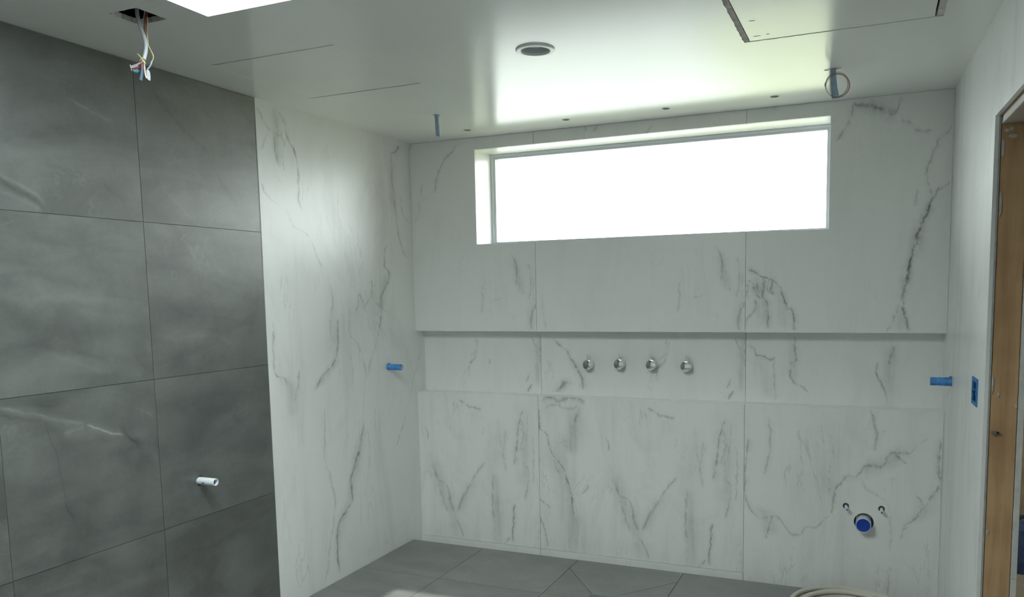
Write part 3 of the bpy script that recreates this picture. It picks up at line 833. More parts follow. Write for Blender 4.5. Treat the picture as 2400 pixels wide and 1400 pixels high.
# ---- right wall: white slab on board, pine studs and plasterboard bared at the doorway
wall_right = struct(mesh_obj('wall_right', sheet([(REAR, -0.02), (-2.0, -0.02), (-2.0, HEAD_Z + 0.05), (REAR, HEAD_Z + 0.05)], [], RW, 0.0, 0.12), M['wall_paint']))
DOOR_END = -2.0
L_OUT = [(NICHE_D + 0.012, -0.075), (NICHE_D + 0.012, H), (REAR, H), (REAR, HEAD_Z), (JAMB_Y, HEAD_Z), (JAMB_Y, -0.075)]
mesh_obj('marble_slab', sheet(L_OUT, [circle(-0.242, 1.08, 0.021), rect(-0.960, -0.842, 1.072, 1.168)], RW, 0.0, 0.012), M['marble_right'], wall_right)
mesh_obj('backing_board', sheet(L_OUT, [circle(-0.242, 1.08, 0.021), rect(-0.960, -0.842, 1.072, 1.168)], RW, 0.0122, 0.0182), M['cement'], wall_right)
mesh_obj('timber_stud', sheet(rect(JAMB_Y + 0.002, JAMB_Y + 0.045, -0.02, 2.0315), [], RW, 0.0205, 0.099), M['timber'], wall_right)
for s in (-0.62, -0.10):
    mesh_obj('timber_stud', sheet(rect(s, s + 0.04, -0.02, 2.30), [], RW, 0.0205, 0.099), M['timber'], wall_right)
mesh_obj('timber_head', sheet(rect(DOOR_END - 0.1, JAMB_Y + 0.045, 2.054, 2.10), [], RW, 0.0205, 0.099), M['timber'], wall_right)
head = mesh_obj('head_board', sheet(ragged(DOOR_END, JAMB_Y + 0.02, 0.0195, 0.099, 0.0006, 0.02, 5), [], lambda a, b, t: (xr(a) + b, a, t), 2.0325, 2.0525), M['plasterboard'], wall_right)
mesh_obj('head_lining', sheet(rect(DOOR_END, JAMB_Y + 0.001, 0.0215, 0.099), [], lambda a, b, t: (xr(a) + b, a, t), 2.0312, 2.0322), M['soffit'], wall_right)
for z0, z1 in ((-0.02, 0.497), (0.499, 2.40)):
    mesh_obj('plasterboard', sheet(ragged(JAMB_Y, 0.30, z0, z1, 0.0008, 0.03, 9) if z0 > 0 else rect(JAMB_Y, 0.30, z0, z1), [], RW, 0.1015, 0.1195), M['plasterboard'], wall_right)
mesh_obj('plasterboard', sheet(rect(REAR, JAMB_Y, HEAD_Z - 0.006, 2.40), [], RW, 0.1015, 0.1195), M['plasterboard'], wall_right)
mesh_obj('wall_end', boxes((xr(0) + 0.018, xr(0) + 0.12, 0.10, 0.30, -0.25, ROOF_Z)), M['cavity_shade'], wall_right)
sx, sz = 2.992, 1.006     # screw and packer left in the stud
mesh_obj('screw', lathed([(0, -0.010), (0.0038, -0.010), (0.0038, -0.007), (0.002, -0.006), (0.002, 0.004), (0, 0.004)], 12, 'y'), M['black'], wall_right, loc=(sx + 0.004, JAMB_Y, sz))
mesh_obj('metal_clip', boxes((-0.012, 0.006, -0.004, 0.003, -0.005, 0.004), (-0.006, 0.002, -0.005, 0.003, -0.009, -0.004)), M['steel'], wall_right, loc=(sx - 0.004, JAMB_Y, sz))
rnd = random.Random(4)
for (a, b, w_, h_) in ((2.986, 2.009, 0.008, 0.006), (2.999, 2.013, 0.007, 0.007), (3.004, 1.990, 0.014, 0.007), (2.976, 1.955, 0.006, 0.03), (2.975, 1.77, 0.006, 0.045), (2.974, 1.17, 0.005, 0.035), (3.047, 1.10, 0.005, 0.008), (2.975, 0.655, 0.006, 0.009), (2.994, 1.135, 0.003, 0.009)):
    pts = [(a + w_ * (0.8 + 0.3 * rnd.random()) * math.cos(t), b + h_ * (0.8 + 0.3 * rnd.random()) * math.sin(t)) for t in [2 * math.pi * k / 11 for k in range(11)]]
    mesh_obj('plaster_daub', sheet([(max(p[0], xr(JAMB_Y) + 0.0207), p[1]) for p in pts], [], XZ, JAMB_Y - 0.0006, JAMB_Y + 0.003), M['daub'], wall_right)

# ---- ceiling with its openings
HATCH_A = (0.207, 0.790, -1.721, -1.136)
HATCH_B = (2.137, 2.789, -1.745, -1.094)
HOLE = (0.352, 0.477, -2.270, -2.155)
SPOTS = [(0.505, -0.201), (1.087, -0.197), (1.622, -0.208), (2.143, -0.214)]
LAMP = (1.417, -1.352)
DROP_A, DROP_B = (0.544, -0.590), (2.418, -0.586)
ceil_holes = [rect(SKY_X0, SKY_X1, SKY_Y0, SKY_Y1), rect(*HATCH_A), ragged(*HATCH_B, 0.0022, 0.016, 3),
              ragged(*HOLE, 0.0016, 0.012, 8), circle(LAMP[0], LAMP[1], 0.060), circle(DROP_A[0], DROP_A[1], 0.016, 16),
              [(DROP_B[0] + 0.036 * math.cos(t) , DROP_B[1] + 0.017 * math.sin(t) - 0.008 * math.cos(t)) for t in [2 * math.pi * k / 20 for k in range(20)]]]
ceil_holes += [circle(x, y, 0.0205, 20) for x, y in SPOTS]
ceiling = struct(mesh_obj('ceiling', sheet([(-0.05, REAR), (3.2, REAR), (3.2, -2.2), (3.065, 0.014), (-0.05, 0.014)], ceil_holes, XY, H, H + 0.018), M['ceiling']))
mesh_obj('cut_edge', sheet(ragged(HOLE[0] - 0.012, HOLE[1] + 0.012, HOLE[2] - 0.012, HOLE[3] + 0.012, 0.001, 0.02, 2), [ragged(HOLE[0] + 0.0006, HOLE[1] - 0.0006, HOLE[2] + 0.0006, HOLE[3] - 0.0006, 0.0022, 0.009, 14)], XY, H + 0.0012, H + 0.0175), M['raw_plaster'], ceiling)
# raw plaster showing in the gap round the second hatch
hb = HATCH_B
mesh_obj('cut_edge', sheet(ragged(hb[0] - 0.004, hb[1] + 0.004, hb[2] - 0.004, hb[3] + 0.004, 0.001, 0.03, 6),
                           [rect(hb[0] + 0.0175, hb[1] - 0.021, hb[2] + 0.008, hb[3] - 0.006)], XY, H + 0.003, H + 0.019), M['raw_plaster'], ceiling)

# ---- skylight
window_2 = struct(bpy.data.objects.new('window_2', None))
window_2.location = ((SKY_X0 + SKY_X1) / 2, (SKY_Y0 + SKY_Y1) / 2, H)
COL.objects.link(window_2)
hx, hy = (SKY_X1 - SKY_X0) / 2, (SKY_Y1 - SKY_Y0) / 2
dz = ROOF_Z + 0.06 - H
for b in ((-hx - 0.02, -hx, -hy - 0.02, hy + 0.02), (hx, hx + 0.02, -hy - 0.02, hy + 0.02), (-hx, hx, -hy - 0.02, -hy), (-hx, hx, hy, hy + 0.02)):
    mesh_obj('shaft_lining', boxes((*b, 0.0181, dz)), M['trim_white'], window_2)
mesh_obj('frame', sheet(rect(-hx - 0.04, hx + 0.04, -hy - 0.04, hy + 0.04), [rect(-hx + 0.01, hx - 0.01, -hy + 0.01, hy - 0.01)], XY, dz, dz + 0.04), M['aluminium'], window_2)
mesh_obj('pane', sheet(rect(-hx, hx, -hy, hy), [], XY, dz + 0.045, dz + 0.053), M['glass'], window_2)
struct(mesh_obj('roof', sheet([(4.8, REAR - 0.3), (4.8, 1.9), (3.0, 1.9), (3.0, 1.2), (-0.9, 1.2), (-0.9, REAR - 0.3)], [rect(SKY_X0 - 0.02, SKY_X1 + 0.02, SKY_Y0 - 0.02, SKY_Y1 + 0.02)], XY, ROOF_Z, ROOF_Z + 0.06), M['roofing']))  # overhang past the back wall added to keep sky light off the lower walls

# ---- rest of the shell: wall behind the viewer, and the unfinished hall beyond the doorway
struct(mesh_obj('wall_rear', boxes((-0.25, 4.7, REAR - 0.2, REAR, -0.25, ROOF_Z)), M['wall_paint']))
struct(mesh_obj('floor_hall', boxes((3.2, 4.6, REAR, -2.0, -0.25, -0.004), (3.09, 4.6, -2.0, 0.3, -0.25, -0.004), (3.04, 4.6, 0.3, 1.7, -0.25, -0.004)), M['sand_floor']))
struct(mesh_obj('wall_hall', sheet(rect(REAR, 1.8, -0.25, ROOF_Z), [rect(-0.4, 0.7, 1.0, 2.1)], YZ, 4.6, 4.7), M['card']))
added_hall_window = struct(mesh_obj('added_hall_window', sheet(rect(-0.4, 0.7, 1.0, 2.1), [rect(-0.35, 0.12, 1.05, 2.05), rect(0.18, 0.65, 1.05, 2.05)], YZ, 4.62, 4.68), M['aluminium']))  # unseen window, added to let daylight into the hall
mesh_obj('pane', sheet(rect(-0.36, 0.66, 1.04, 2.06), [], YZ, 4.646, 4.652), M['glass'], added_hall_window)
struct(mesh_obj('wall_hall_end', boxes((3.04, 4.6, 1.7, 1.8, -0.25, ROOF_Z), (3.0, 3.04, 0.3, 1.8, -0.25, ROOF_Z)), M['card']))
struct(mesh_obj('ceiling_hall', sheet([(3.2, REAR), (4.6, REAR), (4.6, 1.7), (3.04, 1.7), (3.066, 0.0), (3.2, -2.2)], [], XY, H + 0.001, H + 0.018), M['wall_paint']))
struct(mesh_obj('ground', boxes((0.2, 34, 0.3, 40, -0.6, -0.3)), M['yard']))
struct(mesh_obj('ground_paving', boxes((-30, 0.2, 0.3, 40, -0.6, -0.295)), M['paving']))

# ================================================================== THINGS
# ---- access panels in the ceiling
a = HATCH_A
h = thing('access_hatch', ((a[0] + a[1]) / 2, (a[2] + a[3]) / 2, H), 'flush square white ceiling hatch with thin dark edge lines beside the grey tiled wall', 'hatch')
hw, hd = (a[1] - a[0]) / 2, (a[3] - a[2]) / 2
mesh_obj('panel', sheet([(-hw + 0.0008, -hd + 0.0125), (hw - 0.0018, -hd + 0.008), (hw - 0.0018, hd - 0.0115), (-hw + 0.0008, hd - 0.006)], [], XY, 0.0006, 0.016), M['ceiling'], h)
mesh_obj('scuff_mark', sheet([(-hw + 0.035, -hd + 0.012), (-hw + 0.052, -hd + 0.010), (-hw + 0.060, -hd + 0.014), (-hw + 0.040, -hd + 0.017)], [], XY, 0.0001, 0.002), M['raw_plaster'], h)
mesh_obj('gap_shade', sheet(rect(-hw - 0.03, hw + 0.03, -hd - 0.03, hd + 0.03), [rect(-hw + 0.03, hw - 0.03, -hd + 0.03, hd - 0.03)], XY, 0.0185, 0.04), M['black'], h)  # black sheet that paints the shade seen in the gap
a = HATCH_B
h = thing('access_hatch', ((a[0] + a[1]) / 2, (a[2] + a[3]) / 2, H), 'ceiling hatch with wide ragged plaster gap near the bare doorway', 'hatch')
hw, hd = (a[1] - a[0]) / 2, (a[3] - a[2]) / 2
mesh_obj('panel', sheet(rect(-hw + 0.022, hw - 0.028, -hd + 0.012, hd - 0.0085), [], XY, 0.0006, 0.016), M['ceiling'], h)
mesh_obj('gap_shade', sheet(rect(-hw - 0.02, hw + 0.02, -hd - 0.03, hd + 0.03), [rect(-hw + 0.05, hw - 0.05, -hd + 0.05, hd - 0.05)], XY, 0.0195, 0.04), M['black'], h)  # black sheet behind the gap, in place of its shade
for (x, y, L) in ((0.05, -0.195 + 0.29, 0.020), (0.040, -0.025 + 0.29, 0.026), (0.085, -0.03 + 0.29, 0.012)):
    mesh_obj('scuff_mark', sheet([(-hw + x, y), (-hw + x + L * 0.6, y + 0.001), (-hw + x + L, y + 0.004), (-hw + x + L * 0.4, y + 0.005)], [], XY, -0.0002, 0.002), M['raw_plaster'], h)

# ---- recessed downlight
d = thing('recessed_downlight', (LAMP[0], LAMP[1], H), 'round recessed ceiling downlight with white trim ring, switched off', 'downlight')
mesh_obj('trim_ring', lathed([(0.054, 0.004), (0.0535, -0.004), (0.056, -0.0065), (0.070, -0.006), (0.073, -0.003), (0.073, 0.0), (0.058, 0.0)], 48), M['trim_white'], d, True)
mesh_obj('baffle', lathed([(0.0545, -0.001), (0.053, 0.012), (0.050, 0.036), (0.0, 0.036), (0.0, 0.040), (0.056, 0.040), (0.0575, -0.001)], 40), M['baffle'], d, True)
mesh_obj('lamp_lens', lathed([(0.0, 0.012), (0.022, 0.012), (0.024, 0.014), (0.024, 0.0355), (0.0, 0.0355)], 32), M['lens'], d, True)

# ---- four tiny spots in a row above the window
SPOT_LABELS = ('tiny grey ceiling spot nearest the left marble wall', 'tiny grey ceiling spot second from left above the window',
               'tiny grey ceiling spot third from left above the window', 'tiny grey ceiling spot nearest the copper wire coil')
for (x, y), lab in zip(SPOTS, SPOT_LABELS):
    s = thing('recessed_spot', (x, y, H), lab, 'spotlight', 'row of tiny ceiling spots along the window')
    mesh_obj('rim', lathed([(0.0175, 0.006), (0.0175, -0.0012), (0.0222, -0.0012), (0.0222, -0.0001), (0.0198, 0.0002), (0.0198, 0.006)], 24, close=True), M['spot_grey'], s, True)
    mesh_obj('cup', lathed([(0.0173, 0.0), (0.0160, 0.004), (0.0, 0.004), (0.0, 0.006), (0.0172, 0.006)], 20), M['spot_grey'], s, True)

# ---- pipes and conduits hanging from the ceiling
def strap_tube(pts, wx, wy, tilt=0.0):
    """A flattened tape-wrapped conduit along pts."""
    bm = bmesh.new()
    n = 16
    rings = []
    for k, (p, sx_, sy_) in enumerate(pts):
        ring = []
        for j in range(n):
            t = 2 * math.pi * j / n
            cx = math.copysign(abs(math.cos(t)) ** 0.6, math.cos(t)) * wx * sx_
            cy = math.copysign(abs(math.sin(t)) ** 0.6, math.sin(t)) * wy * sy_
            ring.append(bm.verts.new((p[0] + cx * math.cos(tilt) - cy * math.sin(tilt), p[1] + cx * math.sin(tilt) + cy * math.cos(tilt), p[2])))
        rings.append(ring)
    for i in range(len(rings) - 1):
        for j in range(n):
            bm.faces.new((rings[i][j], rings[i][(j + 1) % n], rings[i + 1][(j + 1) % n], rings[i + 1][j]))
    bm.faces.new(rings[0][::-1])
    bm.faces.new(rings[-1])
    return bm
c = thing('ceiling_conduit', (DROP_A[0], DROP_A[1], H), 'short blue-grey taped conduit hanging near the left marble wall', 'conduit')
mesh_obj('sleeve', strap_tube([((0, 0, 0.05), 1, 1), ((0, 0, 0.004), 1.05, 1), ((0.001, 0, -0.02), 0.92, 1), ((0.003, 0, -0.06), 1.0, 1), ((0.005, 0, -0.100), 1.02, 1), ((0.005, 0, -0.106), 0.9, 0.8)], 0.0125, 0.010, 0.38), M['conduit'], c, True)
mesh_obj('tape_seam', tubed([(0.012, -0.004, -0.004), (0.013, -0.004, -0.05), (0.016, -0.003, -0.101)], 0.0028, 8), M['conduit_in'], c, True)
mesh_obj('collar', lathed([(0.013, -0.0004), (0.019, -0.0012), (0.020, 0.0), (0.013, 0.004)], 20), M['conduit'], c, True)
c = thing('ceiling_conduit', (DROP_B[0], DROP_B[1], H), 'leaning blue-grey taped conduit through the copper coil, right of the window', 'conduit')
mesh_obj('sleeve', strap_tube([((-0.001, 0.004, 0.05), 1, 1), ((-0.001, 0.004, 0.002), 1.0, 1), ((-0.0006, 0.004, -0.02), 0.95, 1), ((0.0036, 0.003, -0.073), 1.12, 1), ((0.011, 0.002, -0.116), 1.25, 1), ((0.011, 0.002, -0.121), 1.05, 0.8)], 0.0125, 0.009, 0.38), M['conduit'], c, True)
mesh_obj('tape_seam', tubed([(-0.011, -0.005, -0.01), (-0.008, -0.006, -0.075), (-0.003, -0.006, -0.122)], 0.0028, 8), M['conduit_in'], c, True)
mesh_obj('torn_rim', lathed([(0.012, -0.001), (0.030, 0.002), (0.034, 0.012), (0.012, 0.014)], 14), M['raw_plaster'], c, False)
# copper wire looped round it, in the plane that faces the room
cw = thing('copper_wire_coil', (2.431, -0.577, 2.332), 'loop of brown copper wire hung on the right ceiling conduit', 'wire')
ex, ey = Vector((0.92, 0.38, 0.0)), Vector((0.02, 0.05, 1.0)).normalized()
bm = bmesh.new()
rnd = random.Random(11)
for k in range(4):
    ph, rr = rnd.uniform(0, 6.28), 0.0445 + 0.0019 * k
    ring = []
    for i in range(25):
        t = 2 * math.pi * i / 24 + ph
        wob = 1 + 0.035 * math.sin(2 * t + k) + rnd.uniform(-0.008, 0.008)
        p = ex * (rr * wob * math.cos(t)) + ey * (rr * 1.02 * wob * math.sin(t)) + Vector((0.38, -0.92, 0)) * (0.012 + 0.003 * (k - 1.5))
        ring.append(p)
    tube(bm, ring, 0.0010, 6)
mesh_obj('loops', bm, M['copper'], cw, True)
mesh_obj('loose_end', tubed([ex * -0.045 + ey * 0.02 + Vector((0.004, -0.011, 0)), ex * -0.051 + ey * 0.006 + Vector((0.004, -0.011, 0)), ex * -0.050 + ey * -0.004 + Vector((0.004, -0.011, 0))], 0.0012, 6), M['copper'], cw, True)

# ---- cable bundle out of the square hole
cb = thing('cable_bundle', (0.42, -2.21, H), 'white cable with coloured bare wires hanging from square ceiling cutout', 'cable')
def wire(name, pts, r, mat, n=8, r_end=None):
    return mesh_obj(name, tubed(pts, r, n, True, r_end), M[mat], cb, True)
wire('cable', [(-0.040, 0.02, 0.16), (-0.024, 0.010, 0.06), (-0.0175, 0.006, 0.0263), (-0.0161, 0.0054, 0.0094), (-0.0092, 0.0053, -0.0178), (0.003, 0.0066, -0.0519), (0.0112, 0.007, -0.0791), (0.0117, 0.0045, -0.1035), (0.0062, -0.0011, -0.1332)], 0.0060, 'cable_white', 12)
wire('red_wire', [(0.014, 0.024, 0.12), (0.0098, 0.0184, 0.0292), (0.0067, 0.0141, 0.0022), (0.0045, 0.012, -0.0248), (0.0053, 0.0110, -0.0452), (0.012, 0.012, -0.09), (0.008, 0.003, -0.13)], 0.0021, 'cable_red')
wire('red_wire', [(0.020, 0.026, 0.12), (0.0137, 0.0197, 0.0264), (0.0108, 0.0143, -0.0114), (0.0112, 0.0131, -0.0385), (0.0126, 0.0138, -0.0656), (0.014, 0.011, -0.10)], 0.0021, 'cable_red')
wire('pink_wire', [(0.008, 0.020, 0.12), (0.0065, 0.0160, 0.0292), (0.0030, 0.0130, 0.0022), (0.0005, 0.0120, -0.0200), (0.003, 0.0135, -0.05), (0.012, 0.0125, -0.08)], 0.0020, 'cable_pink')
wire('yellow_wire', [(0.0150, 0.0157, 0.0021), (0.0155, 0.0114, -0.0453), (0.0180, 0.0092, -0.0833), (0.0255, 0.0104, -0.1024), (0.0335, 0.0117, -0.1202), (0.0338, 0.0106, -0.131), (0.0302, 0.0082, -0.1391)], 0.0013, 'cable_yellow')
wire('wire_sleeve', [(0.0302, 0.0082, -0.1391), (0.0255, 0.0047, -0.1539), (0.017, -0.0001, -0.1646)], 0.0022, 'cable_grey')
wire('yellow_twist', [(-0.0106, -0.0081, -0.1153), (-0.0003, -0.0079, -0.125), (0.0074, -0.0087, -0.1346), (0.0178, -0.0059, -0.1483)], 0.0017, 'cable_yellow')
wire('yellow_twist', [(-0.002, -0.009, -0.138), (0.004, -0.009, -0.133), (0.011, -0.006, -0.130), (0.013, 0.000, -0.134)], 0.0015, 'cable_yellow')
wire('pale_strip', [(0.0062, -0.0011, -0.1332), (0.0013, -0.004, -0.1413), (-0.0086, -0.0087, -0.1465), (-0.0223, -0.015, -0.1517), (-0.0323, -0.0196, -0.1555)], 0.0034, 'cable_pink', 8, 0.0024)
wire('frayed_end', [(-0.0337, -0.0195, -0.1487), (-0.031, -0.0192, -0.1569), (-0.0282, -0.0193, -0.1678)], 0.0017, 'cable_pink')
wire('pale_strip', [(-0.030, -0.021, -0.159), (-0.018, -0.016, -0.1565), (-0.008, -0.012, -0.153)], 0.0026, 'cable_white')
wire('red_tail', [(-0.0246, -0.017, -0.1611), (-0.0147, -0.0124, -0.1572), (-0.0072, -0.009, -0.1546)], 0.0042, 'cable_red')
wire('red_tail', [(-0.026, -0.018, -0.166), (-0.016, -0.0135, -0.162), (-0.009, -0.010, -0.158)], 0.0034, 'cable_red')
wire('red_tail', [(0.0014, -0.0046, -0.1440), (0.0031, -0.0057, -0.163)], 0.0042, 'cable_red')
wire('teal_tape', [(-0.0219, -0.0167, -0.1679), (-0.0156, -0.0143, -0.1707), (-0.0094, -0.0113, -0.1668)], 0.0052, 'cable_teal', 10)
wire('blue_tape_tail', [(0.0031, -0.0058, -0.160), (0.001, -0.0086, -0.1819), (-0.0031, -0.0113, -0.1981)], 0.0040, 'cable_blue', 8, 0.0058)
wire('pale_strip', [(0.0076, -0.0013, -0.138), (0.0093, -0.0028, -0.1604), (0.0123, -0.0038, -0.1807), (0.0164, -0.0035, -0.193)], 0.0026, 'cable_pink')
bm = bmesh.new()
tag_pts = [(0.0155, -0.168), (0.0185, -0.1645), (0.0225, -0.1665), (0.0253, -0.174), (0.0257, -0.190), (0.0245, -0.1985), (0.0205, -0.1975), (0.0165, -0.193)]
mesh_obj('white_tag', sheet(tag_pts, [], lambda a_, b_, t_: (a_ * 0.92 - 0.38 * t_, a_ * 0.38 + 0.92 * t_ - 0.006, b_), -0.002, 0.002), M['cable_white'], cb)

# ---- valves in the niche
VALVE_LABELS = ('chrome lever valve in the niche, leftmost of the four', 'chrome lever valve in the niche, second from left',
                'chrome lever valve in the niche, third from left', 'chrome lever valve in the niche, rightmost of the four')
VX = [(1.096, 1.0905), (1.282, 1.097), (1.468, 1.0965), (1.662, 1.092)]
valve_meshes = None
for (x, z), lab, turn in zip(VX, VALVE_LABELS, (0.0, 0.02, -0.02, 0.03)):
    v = thing('shower_valve', (x, NICHE_D, z), lab, 'valve', 'four chrome valves in the marble niche', (0, turn, 0))
    if valve_meshes is None:
        body = mesh_obj('body', lathed([(0.0, 0.004), (0.0225, 0.004), (0.0285, -0.0005), (0.0292, -0.004), (0.0288, -0.021), (0.0278, -0.0225), (0.0, -0.0225)], 40, 'y'), M['chrome'], v, True)
        knob = mesh_obj('knob', lathed([(0.0, -0.0232), (0.0272, -0.0232), (0.0284, -0.0245), (0.0284, -0.046), (0.0272, -0.0482), (0.0250, -0.0490), (0.0, -0.0490)], 40, 'y'), M['chrome'], v, True)
        lever = mesh_obj('lever', tubed([(0, -0.037, 0.020), (0, -0.037, 0.0585)], 0.0036, 14), M['chrome'], knob, True)
        valve_meshes = [o.data for o in (body, knob, lever)]
    else:
        for nm, me in zip(('body', 'knob', 'lever'), valve_meshes):
            o = bpy.data.objects.new(nm, me)
            COL.objects.link(o)
            o.parent = knob if nm == 'lever' else v
            if nm == 'knob':
                knob = o

# ---- taped pipe stubs on the two side walls
def taped_stub(loc, rz, L, r, lab):
    t = thing('pipe_stub', loc, lab, 'pipe', None, (0, 0, rz))
    mesh_obj('pipe', lathed([(r * 0.62, L - 0.001), (r * 0.62, 0.02), (r * 0.9, 0.02), (r * 0.93, -0.03), (r * 0.93, L - 0.001)], 24, 'x', True), M['pvc'], t, True)
    rr = random.Random(int(L * 1e4))
    prof = [(r * 0.66, L - 0.014), (r * 0.72, L + 0.001), (r * 0.98, L + 0.0005)]
    for k in range(8):
        prof.append((r * rr.uniform(0.98, 1.05), L * (1 - (k + 1) / 8.6)))
    prof += [(r * 1.08, 0.003), (r * 0.94, 0.001)]
    mesh_obj('blue_tape', lathed(prof, 22, 'x'), M['blue_tape'], t, True)
    mesh_obj('dark_bore', lathed([(0.0, L - 0.020), (r * 0.64, L - 0.020), (r * 0.64, L - 0.024), (0, L - 0.024)], 20, 'x'), M['navy_cap'], t)
    mesh_obj('tape_corner', boxes((0.001, 0.012, -r * 0.2, r * 0.3, r * 1.02, r * 1.32)), M['blue_tape'], t)
taped_stub((0.0, -0.302, 1.088), 0.0, 0.090, 0.0172, 'blue-taped pipe stub sticking out of the left marble wall')
taped_stub((xr(-0.242), -0.242, 1.080), math.pi - 0.033, 0.086, 0.0185, 'blue-taped pipe stub sticking out of the right marble wall')

# ---- white pipe through the grey tiles
t = thing('waste_pipe', (-0.0025, -1.7, 0.742), 'open white plastic pipe sticking out of a grey wall tile', 'pipe')
r, L = 0.0158, 0.088
mesh_obj('tube', lathed([(r, L - 0.002), (r - 0.001, L), (r * 0.76, L), (r * 0.72, L - 0.002), (r * 0.72, -0.02), (r, -0.02)], 32, 'x', True), M['pvc'], t, True)
mesh_obj('bore_shade', lathed([(0.0, L - 0.014), (r * 0.715, L - 0.014), (r * 0.715, L - 0.02), (0, L - 0.02)], 24, 'x'), M['blue_box_shade'], t)  # dark disc painted as the shade inside the open pipe
mesh_obj('print_mark', sheet([(-0.9, 0.026), (-0.6, 0.023), (-0.2, 0.026), (0.1, 0.033), (-0.3, 0.040), (-0.7, 0.037)], [], lambda a_, b_, q: (b_, -(r + q) * math.cos(a_ * 0.8), (r + q) * math.sin(a_ * 0.8)), -0.0003, 0.0004), M['pvc_print'], t)
mesh_obj('print_mark', sheet([(0.45, 0.014), (0.62, 0.014), (0.62, 0.017), (0.45, 0.017)], [], lambda a_, b_, q: (b_, -(r + q) * math.cos(a_), (r + q) * math.sin(a_)), -0.0003, 0.0004), M['baffle'], t)
mesh_obj('print_mark', sheet([(0.5, 0.062), (0.7, 0.060), (0.7, 0.068), (0.5, 0.067)], [], lambda a_, b_, q: (b_, -(r + q) * math.cos(a_), (r + q) * math.sin(a_)), -0.0003, 0.0004), M['baffle'], t)

# ---- toilet drain and two water stubs low on the back wall
t = thing('drain_pipe', (2.5725, 0.0, 0.3335), 'white drain pipe with round blue cap low on the marble wall', 'drain')
r = 0.0352
mesh_obj('tube', lathed([(r, -0.047), (r, 0.13), (r - 0.004, 0.13), (r - 0.004, -0.047)], 40, 'y', True), M['pvc'], t, True)
mesh_obj('cap_rim', lathed([(r + 0.0010, -0.034), (r + 0.0014, -0.0505), (r - 0.001, -0.0525), (r - 0.0028, -0.0515), (r - 0.0028, -0.0475)], 40, 'y'), M['cap_rim'], t, True)
mesh_obj('cap', lathed([(0, -0.0508), (r - 0.006, -0.0508), (r - 0.0026, -0.0515), (r - 0.0026, -0.0465), (0, -0.0465)], 40, 'y'), M['navy_cap'], t, True)
for x, dx, lab in ((2.4885, 0.006, 'small white water stub left of the blue-capped drain'), (2.6535, 0.0015, 'small white water stub right of the blue-capped drain')):
    s = thing('water_stub', (x, 0.0, 0.412), lab, 'pipe', 'water stubs beside the capped drain')
    mesh_obj('tube', tubed([(0, 0.12, 0.0), (0.0, 0.02, -0.001), (dx * 0.5, -0.012, -0.004), (dx, -0.040, -0.0085)], 0.0080, 16), M['pvc'], s, True)
    mesh_obj('foam_sleeve', lathed([(0.0088, -0.003), (0.0143, -0.002), (0.0147, 0.03), (0.0088, 0.03)], 18, 'y', True), M['foil'], s, True)
    mesh_obj('plug', lathed([(0.0, -0.0425), (0.0040, -0.042), (0.0043, -0.038), (0, -0.038)], 14, 'y'), M['blue_box'], s, True, loc=(dx * 1.05, 0.0, -0.0088))

# ---- blue wall box near the doorway
yb, zb = -0.901, 1.120
t = thing('wall_box', (xr(yb), yb, zb), 'blue plastic electrical wall box near the bare doorway', 'wall box', None, (0, 0, math.atan(K)))
FY = lambda a_, b_, q: (q, a_, b_)
mesh_obj('rim', sheet(inset_poly(rect(-0.062, 0.062, -0.050, 0.050), 0.0), [rect(-0.047, 0.047, -0.037, 0.037)], FY, -0.0035, 0.002), M['blue_box'], t)
mesh_obj('shell', sheet(rect(-0.056, 0.056, -0.046, 0.046), [rect(-0.0505, 0.0505, -0.0405, 0.0405)], FY, 0.002, 0.045), M['blue_box'], t)
mesh_obj('back', sheet(rect(-0.056, 0.056, -0.046, 0.046), [], FY, 0.045, 0.049), M['blue_box_shade'], t)
for s in (-1, 1):
    mesh_obj('screw_lug', sheet(circle(s * 0.046, 0.0, 0.007, 12), [], FY, -0.005, 0.012), M['blue_box'], t)

# ---- floor drain
t = thing('floor_drain', (1.383, -0.614, 0.0), 'square metal floor drain between the envelope-cut grey tiles', 'drain')
mesh_obj('frame', sheet(rect(-0.0565, 0.0565, -0.0645, 0.0645), [rect(-0.049, 0.049, -0.056, 0.056)], XY, -0.013, 0.0006), M['steel'], t)
mesh_obj('grate', sheet(rect(-0.0475, 0.0475, -0.0545, 0.0545), [rect(-0.038 + 0.016 * k, -0.030 + 0.016 * k, -0.042, 0.042) for k in range(5)], XY, -0.009, -0.0012), M['steel'], t)

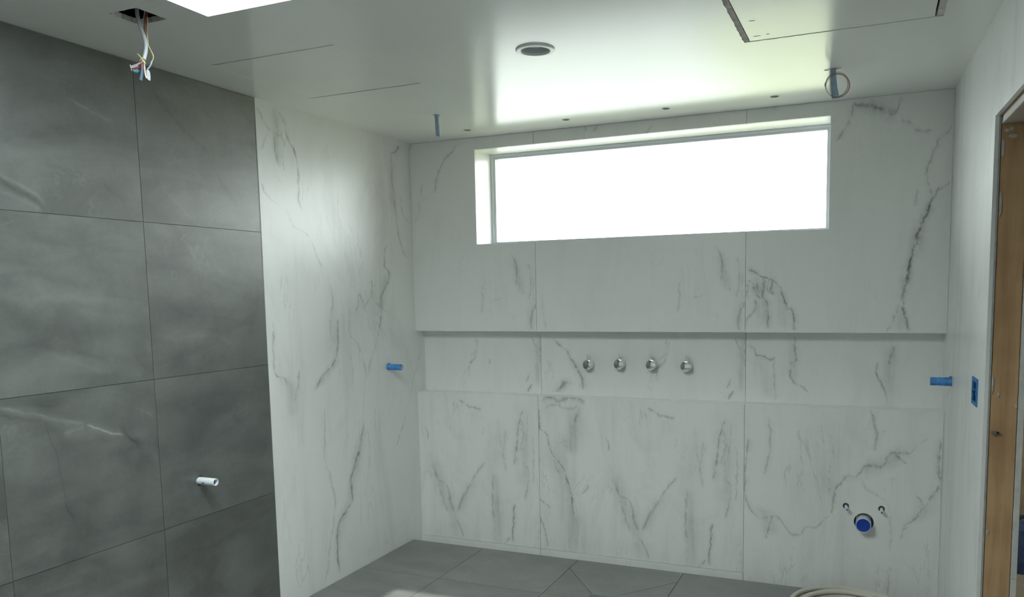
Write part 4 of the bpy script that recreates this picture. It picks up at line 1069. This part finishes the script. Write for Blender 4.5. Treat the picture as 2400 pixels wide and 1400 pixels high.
# ---- coil of hose on the floor
t = thing('hose_coil', (2.53, -0.40, 0.0), 'coil of cream flexible hose lying on the floor below the drain', 'hose')
rnd = random.Random(7)
for k, (R0, z0, dx, dy) in enumerate(((0.262, 0.012, 0.0, 0.0), (0.235, 0.012, 0.006, -0.006), (0.255, 0.034, -0.012, 0.004), (0.231, 0.0355, 0.014, -0.004), (0.208, 0.013, 0.0, -0.004), (0.204, 0.036, -0.006, -0.002))):
    ph = rnd.uniform(0, 6)
    ring = [(dx + R0 * (1 + 0.012 * math.sin(2 * q + ph)) * math.cos(q), dy + R0 * (1 + 0.012 * math.cos(3 * q + ph)) * math.sin(q), z0 + 0.0015 * math.sin(2 * q + ph) + 0.0015) for q in [2 * math.pi * i / 28 for i in range(29)]]
    mesh_obj('loop', tubed(ring, 0.0115, 12), M['hose'], t, True)

# ---- things seen through the doorway
t = thing('tool_bag', (3.42, 0.62, -0.004), 'dark navy canvas bag on the hall floor beyond the doorway', 'bag')
bm = boxes((-0.20, 0.20, -0.14, 0.14, 0.0, 0.22))
bmesh.ops.subdivide_edges(bm, edges=bm.edges[:], cuts=4, use_grid_fill=True)
rnd = random.Random(3)
for v in bm.verts:
    k = 1 - 0.35 * max(0, v.co.z - 0.08) / 0.14
    v.co.x *= k
    v.co.y *= k
    v.co += Vector((rnd.uniform(-1, 1), rnd.uniform(-1, 1), rnd.uniform(-0.4, 0.4) if v.co.z > 0.02 else 0)) * 0.008
mesh_obj('body', bm, M['navy_bag'], t, True)
mesh_obj('handle', tubed([(-0.09, 0, 0.205), (-0.07, 0, 0.27), (0.07, 0, 0.27), (0.09, 0, 0.205)], 0.011, 10), M['navy_bag'], t, True)
t = thing('cardboard_box', (3.40, 1.10, -0.004), 'tall brown cardboard box standing in the dark hall', 'box')
mesh_obj('carton', boxes((-0.30, 0.30, -0.22, 0.22, 0.0, 0.95)), M['card'], t)
mesh_obj('flap', boxes((-0.30, 0.30, -0.22, 0.0, 0.951, 0.954)), M['card'], t)
mesh_obj('flap', boxes((-0.30, 0.30, 0.002, 0.22, 0.951, 0.954)), M['card'], t)
mesh_obj('packing_tape', boxes((-0.30, 0.30, -0.03, 0.03, 0.9542, 0.9546)), M['hose'], t)
